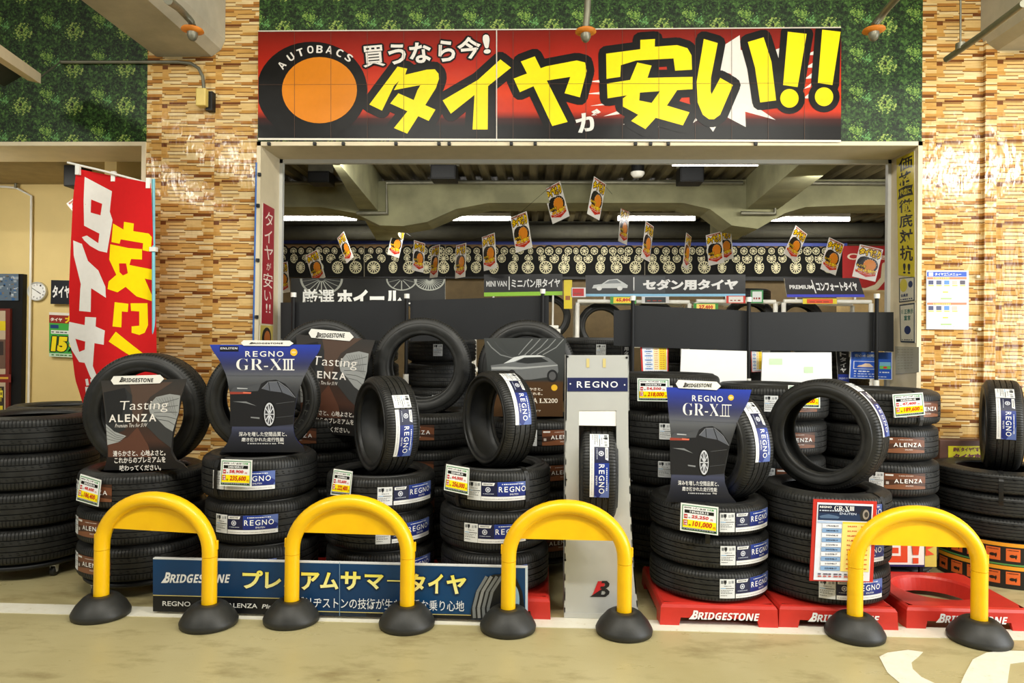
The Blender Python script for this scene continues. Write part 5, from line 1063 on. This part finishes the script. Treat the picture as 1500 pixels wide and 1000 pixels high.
r1 = rack(690, 818, 478, RY, 'white pipe tyre rack behind the left boards'); r2 = rack(846, 1010, 441, RY, 'white pipe tyre rack under the long aisle sign'); r3 = rack(1020, 1136, 441, RY, 'white pipe tyre rack right of the long aisle sign'); r4 = rack(1148, 1276, 441, RY, 'white pipe tyre rack under the right aisle sign')
for i, (cx, cy, rad, dx, lb) in enumerate(((803, 464, 33, 0, 'tyre standing on the rack left of the silver stand, half behind the board'), (881, 478, 35, 0, 'tyre standing on the rack above the silver stand'), (957, 478, 37, 0, 'tyre standing on the rack behind the long right board'), (1097, 473, 37, 0, 'tyre arching over the board below the gap of the aisle signs'), (1168, 474, 36, 0, 'tyre arching over the board under the right aisle sign'))):
    Y = RY+.24; c = at(cx, cy, Y); R = rad*(Y+5)/1000; tyre(R, .21, R*.68, Matrix.Translation(c) @ Matrix.Rotation(R_(-3), 4, 'Z') @ Matrix.Rotation(math.pi/2, 4, 'X'), lb, (), 'tyres on the inside racks')
# coloured tags hanging on the racks
rr = random.Random(3)
for i, (x0, y0, x1, y1, c1, c2, lb, tx) in enumerate(((894, 434, 932, 445, (70, 150, 70), (250, 214, 60), 'green-edged tag reading 65,800 under the long aisle sign', '65,800'), (1016, 444, 1052, 456, (70, 150, 70), (250, 224, 120), 'green-edged tag reading 27,400 above the long right board', '27,400'), (836, 421, 858, 435, (226, 226, 230), (196, 40, 40), 'white and red tag left of the long aisle sign', ''), (940, 434, 980, 444, (214, 214, 214), (60, 64, 66), 'white tag with dark car under the long aisle sign', ''), (1064, 433, 1092, 444, (206, 60, 50), (230, 226, 220), 'red and white tag under the right end of the long aisle sign', ''), (1176, 437, 1226, 445, (230, 210, 60), (230, 90, 60), 'yellow tag under the right aisle sign', ''), (826, 410, 838, 452, (232, 208, 40), (232, 208, 40), 'yellow strip card at the end of the left rack', ''), (1100, 425, 1118, 444, (70, 150, 90), (222, 226, 226), 'small green and white tag left of the right aisle sign', ''))):
    def ta(A, c1=c1, c2=c2, tx=tx):
        A.rect(0, 0, 1, 1, c1); A.up(); A.rect(.12, .1, .88, .9, c2); A.up()
        if tx: A.text(tx, .22, .2, .8, .8, (206, 30, 30), .05, res=1)
        else: A.smear(.2, .55, .8, .7, (150, 60, 50), 3, i)
    sheet('price_tag', [(x0, y0), (x1, y0), (x1, y1), (x0, y1)], RY-.06, lb, 'price tag', ta, 'small price tags on the racks')
# tyres lying on the shelf under the right aisle sign
p = at(1110, 434, RY+.3); tyre(.3, .2, .2, Matrix.Translation((p.x+.0, RY+.75, p.z+.02)), 'tyre lying flat on a high shelf left of the right aisle sign', [('white', 262)], 'tyres on the inside racks')
a, b = at(1075, 447, RY+.6), at(1148, 447, RY+.6); M_ = M().box(a.x, RY+.42, a.z-.0, b.x, RY+1.1, a.z+.03, BEIGE); tag(M_.build('wall_shelf'), 'plain beige shelf with one lying tyre behind the aisle signs', 'shelf')
a, b = at(1248, 455, 4.6), at(1306, 425, 4.6); e = empty('carton', ((a.x+b.x)/2, 4.8, 0)); tag(e, 'tall beige carton behind the right end of the boards', 'carton'); M().box(a.x, 4.6, 0, b.x, 5.1, b.z-.02, plain('cardboard', (196, 168, 116), .8), bev=.01).build('body', e); M().box(a.x-.01, 4.59, b.z-.03, b.x+.01, 5.11, b.z, plain('cardboard_lid', (206, 182, 134), .8)).build('lid', e)
# ---------------------------------------------------------------- wheel mural
MY = 6.22
A = Art(); A.rect(380, 358, 1238, 405, (22, 21, 19)); A.rect(380, 358, 1238, 363, (120, 96, 66)); A.up()
def whl(x, y, r, n=10, k=1.0):
    A.ell(x, y, r*k, r, (18, 18, 17), 18); A.up(); A.ell(x, y, r*.68*k, r*.68, (172, 166, 136), 16); A.up(); A.ell(x, y, r*.55*k, r*.55, (40, 37, 30), 14); A.up()
    for q in range(n//2): a = math.pi*2*q/n+.3; c, s_ = math.cos(a)*r*.6, math.sin(a)*r*.6; A.line([(x-c*k, y-s_), (x+c*k, y+s_)], r*.085, (196, 190, 158), cap=False)
    A.L -= 2.6
rr = random.Random(5)
x = 388
while x < 1232: whl(x, 367.5, rr.choice((7, 8, 9)), 8, rr.choice((.8, 1, 1))); x += rr.uniform(11, 15)
A.L = 4; x = 392
while x < 1232: whl(x, 378.5, rr.choice((9, 10, 11)), 10, rr.choice((.8, 1))); x += rr.uniform(15, 20)
A.L = 8; x = 386
while x < 1228: whl(x, 391.5, rr.choice((12.5, 13.5, 14)), 12, rr.choice((.75, .9, 1))); x += rr.uniform(22, 29)
A.L = 12
for x in (533, 652, 880, 944, 1055): A.rect(x, 359, x+1, 405, (120, 116, 100))
m = M(); m.art(A, pxY(MY), CLOTH); a, b = at(380, 405.5, MY), at(1238, 359, MY); m.box(a.x, MY+.002, a.z, b.x, MY+.07, b.z, BLKM); tag(m.build('wheel_mural'), 'long photo mural of piled wheels along the back wall', 'mural')
a, b = at(380, 357.5, MY), at(1240, 353, MY); tag(M().box(a.x, MY-.03, a.z+.012, b.x+.0, MY-.004, b.z+.035, plain('blue_band', (38, 54, 130), .5)).build('blue_band'), 'blue band along the top of the wheel mural', 'band')
A = Art(); A.rect(1234, 360, 1400, 431, (150, 30, 30)); A.up(); A.text('Challenge', 1241, 371, 1330, 383, (206, 194, 170), .02)
for (pts, wd) in (([(1296, 388), (1294, 408), (1284, 420), (1268, 426), (1252, 424), (1244, 416)], 8), ([(1296, 404), (1312, 398), (1340, 396)], 6)): A.line(pts, wd, (196, 188, 160))
m = M(); m.art(A, pxY(MY-.03), INK); a, b = at(1234, 431, MY-.03), at(1400, 360, MY-.03); m.box(a.x, MY-.028, a.z, b.x, MY+.02, b.z, BLKM); tag(m.build('wall_sign'), 'dark red wall sign with cream lettering at the right of the wheel mural', 'sign')
# beige ledge under the mural
a, b = at(660, 441, 6.0), at(1240, 409, 6.0)
# ---------------------------------------------------------------- hanging posters
A = Art(); A.rect(0, 0, 1, 1.41, (234, 230, 226)); A.up(); A.rect(.05, .03, .95, .09, (150, 60, 44), (214, 150, 120)); A.up()
A.poly([(.04, .86), (.06, .66), (.14, .52), (.30, .45), (.5, .46), (.6, .6), (.5, .95), (.2, 1.0)], (28, 26, 26)); A.ell(.62, .78, .335, .31, (28, 26, 26), 28); A.up(); A.ell(.60, .78, .27, .25, (226, 136, 34), 26)
for k in range(8): a = math.radians(200+k*20); A.text('AUTOBACS'[k], .62+.285*math.cos(a)-.02, .80+.275*math.sin(a)-.02, .62+.285*math.cos(a)+.02, .80+.275*math.sin(a)+.02, (226, 222, 216), .0, a+math.pi/2, res=1)
A.up()
for ch, x0, x1, y0, y1 in (('タ', .05, .27, .13, .40), ('イ', .27, .46, .12, .40), ('ヤ', .45, .68, .10, .38), ('祭', .62, .82, .12, .44), ('り', .82, .96, .10, .44)): A.text(ch, x0, y0, x1, y1, (246, 206, 20), .05, outline=(96, 56, 20), ob=.16, res=2)
A.L += 2
A.text('タイヤ市', .06, .82, .45, .95, (244, 200, 40), .03, outline=(60, 40, 20), ob=.05, res=1); A.text('全品', .14, .98, .36, 1.10, (246, 190, 40), .04, outline=(140, 40, 20), ob=.08, res=1); A.text('大特価', .38, .96, .93, 1.13, (248, 222, 40), .03, outline=(170, 60, 20), ob=.05, res=2)
A.poly([(.06, 1.06), (.2, 1.12), (.8, 1.14), (.93, 1.10), (.93, 1.18), (.55, 1.31), (.06, 1.16)], (196, 52, 38)); A.up(); A.smear(.15, 1.165, .8, 1.185, (240, 200, 180), 10)
PW, PH = .30, .423
m = M(); m.art(A, lambda u, v, w_: ((u-.5)*PW, -w_*.4, -v*PH/1.41), INKG); m.box(-.5*PW, .0006, -PH, .5*PW, .0026, 0, WHP); POSTER = m.mesh('hanging_poster')
quads = [((395, 388), (425, 382), (427, 428), (400, 432)), ((443, 374), (469, 365.6), (480, 406), (456, 416)), ((488, 350), (509, 338), (521, 375.4), (505, 388)), ((579, 331), (591, 339), (582, 379.6), (570, 371)), ((608, 352), (621.6, 356), (617, 399), (607.6, 396.4)), ((631, 360), (646, 358.6), (643.4, 407.6), (626.4, 406)), ((666, 358.6), (684.6, 356.4), (682.6, 406), (665, 407.6)), ((704, 349), (726, 338.4), (728, 391), (708, 398.6)), ((747.4, 321), (771, 307), (781, 358.6), (754.4, 374)), ((795, 283.7), (820.6, 259.6), (834, 310), (809.4, 335)), ((869.6, 253), (889, 275), (880.5, 328.5), (858, 307)), ((907.4, 303.7), (924.6, 309), (920, 363), (904.6, 348.5)), ((943.4, 325), (960.8, 330.6), (954, 383), (937, 377)), ((1002, 343), (1016.8, 344.6), (1011, 393), (997, 391)), ((1038, 343), (1052, 340.4), (1057.4, 385), (1041, 388)), ((1053, 340), (1066, 334), (1070, 378), (1058.4, 382.4)), ((1162, 332), (1186.6, 341), (1170.4, 382), (1143.4, 371)), ((1210.6, 349), (1241, 356), (1227.4, 400.4), (1199, 395)), ((1259.5, 359.6), (1294, 363.5), (1282, 411.5), (1249, 404))]
pl = ['hanging poster cut by the left jamb', 'hanging poster tilted, second from the left jamb', 'hanging poster tilted, high, third from the left jamb', 'hanging poster turned edge-on, fourth from the left jamb', 'narrow hanging poster, fifth from the left jamb', 'hanging poster nearly upright, sixth from the left jamb', 'hanging poster upright, seventh from the left jamb', 'hanging poster above the black sign with green edge', 'hanging poster below and left of the two big ones', 'left of the two big hanging posters near the middle', 'right of the two big hanging posters near the middle', 'narrow hanging poster just right of the two big ones', 'hanging poster over the white car of the long aisle sign', 'narrow hanging poster over the middle of the long aisle sign', 'front one of two overlapping hanging posters', 'rear one of two overlapping hanging posters', 'hanging poster slanting right, third from the right jamb', 'hanging poster slanting right, second from the right jamb', 'hanging poster over the dark red wall sign, nearest the right jamb']
string_pts = []
for i, (q, lb) in enumerate(zip(quads, pl)):
    hl = math.hypot(q[3][0]-q[0][0], q[3][1]-q[0][1]); hr = math.hypot(q[2][0]-q[1][0], q[2][1]-q[1][1]); z = 1000*PH/((hl+hr)/2); z = min(max(z, 6.0), 10.6)
    wpx = math.hypot((q[1][0]+q[2][0]-q[0][0]-q[3][0])/2, (q[1][1]+q[2][1]-q[0][1]-q[3][1])/2)
    Yc = z-5.0; dxw = (q[1][0]+q[2][0]-q[0][0]-q[3][0])/2*z/1000; dz = math.sqrt(max(0, PW**2-dxw**2)); dz *= -1 if q[1][1] < q[0][1] else 1
    mt = at((q[0][0]+q[1][0])/2, (q[0][1]+q[1][1])/2, Yc); mb = at((q[2][0]+q[3][0])/2, (q[2][1]+q[3][1])/2, Yc)
    vd = (mt-mb).normalized(); ud = Vector((dxw, dz, 0)); ud = (ud-vd*ud.dot(vd)).normalized(); nd = ud.cross(vd)  # toward the viewer
    o = bpy.data.objects.new('hanging_poster', POSTER); COL.objects.link(o)
    nb = -nd; o.matrix_world = Matrix(((ud.x, nb.x, vd.x, mt.x), (ud.y, nb.y, vd.y, mt.y), (ud.z, nb.z, vd.z, mt.z), (0, 0, 0, 1)))
    tag(o, lb, 'poster', 'sale posters hanging on strings'); string_pts.append((mt+Vector((0, .004, .0)), i))
SL = [p for p, i in string_pts if i <= 9]; SR = [p for p, i in string_pts if i > 9]
for pts, lb in ((SL, 'string carrying the hanging posters on the left'), (SR, 'string carrying the hanging posters on the right')):
    o = M().tube(pts, .002, BLKM, 5).build('poster_string'); tag(o, lb, 'string')

# ================================================================ red flag
FY_ = -.42
tabL = [(0, (112, 247)), (.12, (107, 290)), (.3, (104, 350)), (.5, (101, 420)), (.68, (102, 490)), (.84, (110, 555)), (1, (128, 612))]
tabR = [(0, (221, 268)), (.2, (224, 340)), (.4, (227, 410)), (.6, (229, 480)), (.8, (230, 545)), (1, (231, 600))]
def l2(tab, t): return (lerp_tab([(a, p[0]) for a, p in tab], t), lerp_tab([(a, p[1]) for a, p in tab], t))
def flagmap(u, v, w_):
    a, b = l2(tabL, v), l2(tabR, v); dy = .10*math.sin(u*5.2+v*3.0)*(.25+.75*v)*(1-u)+.03*math.sin(v*9+u*4)
    return at(a[0]+(b[0]-a[0])*u, a[1]+(b[1]-a[1])*u, FY_+dy-w_*1.5)
A = Art(); A.rect(0, 0, 1, 1, (206, 30, 32)); A.up()
FW, FYL = (236, 232, 226), (255, 222, 10)
def fx(l):     # points of the photograph to the flag's own square
    out = []
    for x, y in l:
        v = .5
        for _ in range(12):
            a, b = l2(tabL, v), l2(tabR, v); u = (x-a[0])/(b[0]-a[0]); v += (y-(a[1]+(b[1]-a[1])*u))/340; v = min(max(v, 0), 1)
        out.append((u, v))
    return out
Z5 = lambda l: fx([(x*.4, 220+y*.4) for x, y in l])
for pg in ([(310, 97), (410, 150), (402, 225), (412, 255), (392, 375), (362, 368), (330, 350), (308, 330), (300, 318), (318, 312), (360, 340), (364, 305), (308, 276)],
           [(268, 330), (300, 343), (322, 405), (360, 440), (386, 500), (388, 540), (334, 505), (332, 592), (290, 588), (296, 490), (270, 385)],
           [(312, 610), (352, 612), (350, 645), (384, 660), (380, 712), (346, 706), (340, 790), (372, 860), (344, 855), (310, 778), (290, 775), (262, 730), (252, 700), (253, 628), (310, 640)],
           [(312, 838), (322, 836), (326, 860), (316, 862)], [(330, 838), (342, 838), (344, 862), (334, 862)], [(312, 866), (332, 866), (335, 908), (315, 902)], [(340, 868), (366, 866), (352, 890), (345, 910)]): A.poly(Z5(pg), FW)
for pg in ([(454, 262), (490, 268), (488, 296), (545, 305), (556, 318), (552, 372), (522, 366), (524, 340), (442, 326), (438, 342), (408, 336), (414, 268), (452, 290)],
           [(404, 344), (470, 358), (520, 362), (520, 400), (480, 398), (474, 420), (556, 436), (556, 475), (530, 470), (556, 530), (556, 552), (500, 535), (460, 500), (430, 520), (394, 508), (398, 480), (426, 456), (400, 400)],
           [(420, 556), (470, 562), (468, 592), (446, 590), (444, 648), (412, 645)], [(478, 560), (540, 560), (542, 640), (530, 668), (510, 676), (482, 668), (482, 645), (510, 642), (510, 590), (480, 588)],
           [(424, 664), (526, 745), (508, 772), (398, 700)], [(536, 764), (552, 776), (544, 800), (512, 786)]): A.poly(Z5(pg), FYL)
A.up(); A.poly(Z5([(334, 180), (374, 196), (368, 238), (332, 228)]), (206, 30, 32)); A.poly(Z5([(436, 414), (462, 414), (468, 450), (450, 458), (438, 446)]), (206, 30, 32)); A.poly(Z5([(276, 690), (312, 700), (310, 730), (290, 738)]), (206, 30, 32))
e = empty('banner_flag', at(226, 860, FY_)); e.location.z = 0; tag(e, 'tall red flag with white and yellow mirrored characters on a pale blue pole', 'flag')
m = M(); m.art(A, flagmap, CLOTH, frange(0, 1, 22), frange(0, 1, 40)); m.build('cloth', e)
t = at(223.5, 268, FY_); bz_ = at(226, 500, FY_); M().tube([t+Vector((0, .01, .03)), Vector((bz_.x, FY_+.01, .8)), Vector((bz_.x+.0, FY_+.02, .03))], .011, LTBLUE, 10).build('pole', e)
M().tube([at(99, 238, FY_+.01), at(150, 250, FY_+.01), at(224, 270, FY_+.01)], .008, WHP, 8).build('crossbar', e)
for u, v in ((.02, -.012), (.5, -.012), (.97, -.012)): q = flagmap(u, 0, 0); M().box(q[0]-.014, q[1]-.01, q[2]-.04, q[0]+.014, q[1]+.012, q[2]+.03, WHP).build('fabric_loop', e)
q = at(226, 365, FY_); m = M(); m.box(q.x-.03, q.y-.008, q.z-.015, q.x+.014, q.y+.02, q.z+.015, WHP); m.build('fabric_loop', e)
M().lathe([(.16, 0), (.16, .02), (.03, .03), (.02, .12)], BLKM, 24, (bz_.x, FY_+.02, 0)).build('base', e)

# ================================================================ side room seen through the left opening
LY = 1.7
m = M(); m.box(-7.5, LY, 0, -3.55, LY+.1, 3.6, BEIGEW); struct(m.build('wall_side_room', loc=(0, 0, 0)))
m = M(); m.box(-7.5, .43, 3.0, -3.55, LY, 3.1, plain('side_ceiling', (150, 132, 92), .8)); struct(m.build('ceiling_side_room', loc=(0, 0, 0)))
m = M(); m.box(-7.6, .43, 0, -7.5, LY, 3.1, BEIGEW); struct(m.build('wall_side_room_left', loc=(0, 0, 0)))
p, r = at(-60, 640, LY), at(40, 402, LY)
m = M(); m.box(p.x, LY-.06, 0, r.x, LY-.001, r.z, BLKM); o = struct(m.build('door_1', loc=(0, 0, 0)))
a, b = at(-40, 700, LY-.07), at(17, 452, LY-.07); m = M(); m.box(a.x, LY-.09, .1, b.x, LY-.062, b.z, plain('door_red_frame', (110, 40, 32), .5)); m.build('door_frame', o)
a2, b2 = at(-40, 700, LY-.1), at(8, 460, LY-.1)
A = Art()
A.rect(-40, 455, 8, 700, (196, 176, 150)); A.up(); A.rect(-20, 470, 8, 484, (228, 204, 40)); A.rect(-20, 497, 8, 540, (110, 84, 70)); A.rect(-20, 500, 5, 520, (60, 50, 46)); A.rect(-40, 548, 16, 560, (130, 44, 34)); A.up(); A.rect(-20, 552, 12, 555, (220, 170, 60)); A.rect(-20, 566, 6, 620, (60, 52, 40)); A.up(); A.text('営業中', -14, 568, 4, 588, (240, 220, 60), .03); A.rect(-16, 594, 4, 602, (226, 206, 50))
m = M(); m.art(A, pxY(LY-.092), INKG); m.build('door_sheet', o)
A = Art(); A.rect(-10, 401, 27, 440, (96, 112, 130)); A.up()
rr = random.Random(9)
for k in range(60): x, y = rr.uniform(-10, 24), rr.uniform(402, 437); A.rect(x, y, x+rr.uniform(1.5, 5), y+rr.uniform(1, 4), rr.choice(((60, 100, 150), (190, 196, 200), (120, 110, 96), (40, 48, 58), (150, 160, 170))))
m = M(); m.art(A, pxY(LY-.075), INKG); a, b = at(-10, 440, LY-.075), at(27, 401, LY-.075); m.box(a.x, LY-.074, a.z, b.x, LY-.062, b.z, BLKM); tag(m.build('photo_panel'), 'photo panel of a workshop above the dark door', 'picture')
tube_thing('wall_conduit', [at(0, 273, LY-.03), at(24, 275, LY-.03), at(46, 287, LY-.03), at(45, 400, LY-.03), at(41, 640, LY-.03)], .012, WHP, 'thin pale conduit down the cream side room wall', 'conduit', 8)
tube_thing('wall_pipe', [at(25, 235, LY-.05), at(23, 275, LY-.05)], .014, GALV, 'short dark pipe stub high on the cream side room wall', 'pipe', 8)
c = at(57, 427, LY); e = empty('wall_clock', c); tag(e, 'round silver-rimmed wall clock in the side room', 'clock')
r = .092
M().lathe([(r*.92, -.03), (r*1.0, -.04), (r*1.05, -.03), (r*1.05, 0), (r*.5, 0)], STEEL, 32, c, 'y', caps=False).build('rim', e); M().lathe([(r*.96, -.004), (r*.96, -.024), (.0, -.024)], CARD_W, 32, c, 'y', smooth=False, caps=False).build('dial', e)
A = Art()
for k in range(12): a = math.pi/6*k; A.text(str(k or 12), r*.74*math.sin(a)-.008, r*.74*math.cos(a)+.009, r*.74*math.sin(a)+.008, r*.74*math.cos(a)-.009, (40, 40, 44), .02, res=1)
m = M(); m.art(A, lambda u, v, w_: c+Vector((u, -.0246-w_, v)), INK); m.build('numerals', e)
A = Art(); A.line([(0, 0), (-.055, .035)], .006, (20, 20, 22)); A.line([(0, 0), (.035, -.022)], .008, (20, 20, 22)); m = M(); m.art(A, lambda u, v, w_: c+Vector((u, -.0256-w_, v)), INK); m.build('hand', e)
def tko(A): A.rect(0, 0, 1, 1, (24, 26, 34)); A.up(); A.text('タイヤコーナー', .04, .26, 1.24, .72, (238, 238, 238), .04)
def tko2(A): A.rect(0, 0, 1, 1, (24, 26, 34)); A.up(); A.text('タイヤコ', .05, .22, .8, .74, (238, 238, 238), .04)
sheet('wall_sign', [(75, 410), (120, 411), (120, 446), (74, 445)], LY-.05, 'black wall sign with white characters beside the round clock', 'sign', tko2)
def p15(A):
    A.rect(0, 0, 1, 1, (70, 170, 70)); A.up(); A.rect(.0, .0, 1, .06, (230, 226, 216)); A.rect(0, .06, 1, .24, (150, 44, 32)); A.rect(.04, .28, .3, .36, (30, 60, 120)); A.rect(.06, .40, 1, .48, (232, 238, 230)); A.rect(0, .92, 1, 1, (200, 226, 200)); A.up(); A.text('タイヤ', .04, .12, .42, .2, (240, 232, 220), .05); A.text('大', .5, .07, .78, .23, (250, 210, 30), .06); A.text('15', .08, .54, .58, .88, (250, 226, 20), .08, shear=.15, outline=(20, 20, 20), ob=.07); A.text('%', .62, .66, .92, .88, (250, 226, 20), .08, shear=.15, outline=(20, 20, 20), ob=.07); A.smear(.08, .43, .9, .455, (90, 90, 90), 6); A.smear(.08, .945, .9, .97, (60, 120, 60), 6)
sheet('sale_poster', [(72, 457), (118, 459), (118, 524), (72, 522)], LY-.04, 'green and red sale poster reading 15% behind the red flag', 'poster', p15)
# poster hanging behind the flag
o = bpy.data.objects.new('hanging_poster', POSTER); COL.objects.link(o); t = at(118, 283, .9)
o.matrix_world = Matrix.Translation(t) @ Matrix.Rotation(R_(-40), 4, 'Y') @ Matrix.Rotation(R_(8), 4, 'Z'); tag(o, 'slanted sale poster hanging behind the top of the red flag', 'poster', 'sale posters hanging on strings')
M().box(t.x+.1, .92, t.z-.02, t.x+.24, 1.1, t.z+.14, BLKM).build('x') if False else None
p = at(106, 255, 1.0); e = empty('wall_speaker', p); tag(e, 'small black speaker behind the top of the red flag', 'speaker'); M().box(p.x-.05, .95, p.z-.12, p.x+.12, 1.1, p.z+.08, BLKM, bev=.012).build('body', e); M().tube([(p.x, 1.05, p.z+.08), (p.x, 1.05, 3.0)], .008, GALV, 6).build('hanger', e)
# grey covered tyre behind the far left stack
GR = plain('grey_wrap', (120, 124, 118), .6)
p = at(62, 600, -.05); M2 = M(); 
o = tyre(.33, .2, .21, Matrix.Translation((p.x, .12, p.z-.07)), 'black tyre showing just above the far left stack in the side opening', (), 'tyres at the back of the side opening')
for k in range(1, 5): tyre(.33, .2, .21, Matrix.Translation((p.x, .12, p.z-.07-.2*k)), f'{ORD[k]} tyre of the hidden stack behind the far left stack', (), 'tyres at the back of the side opening')
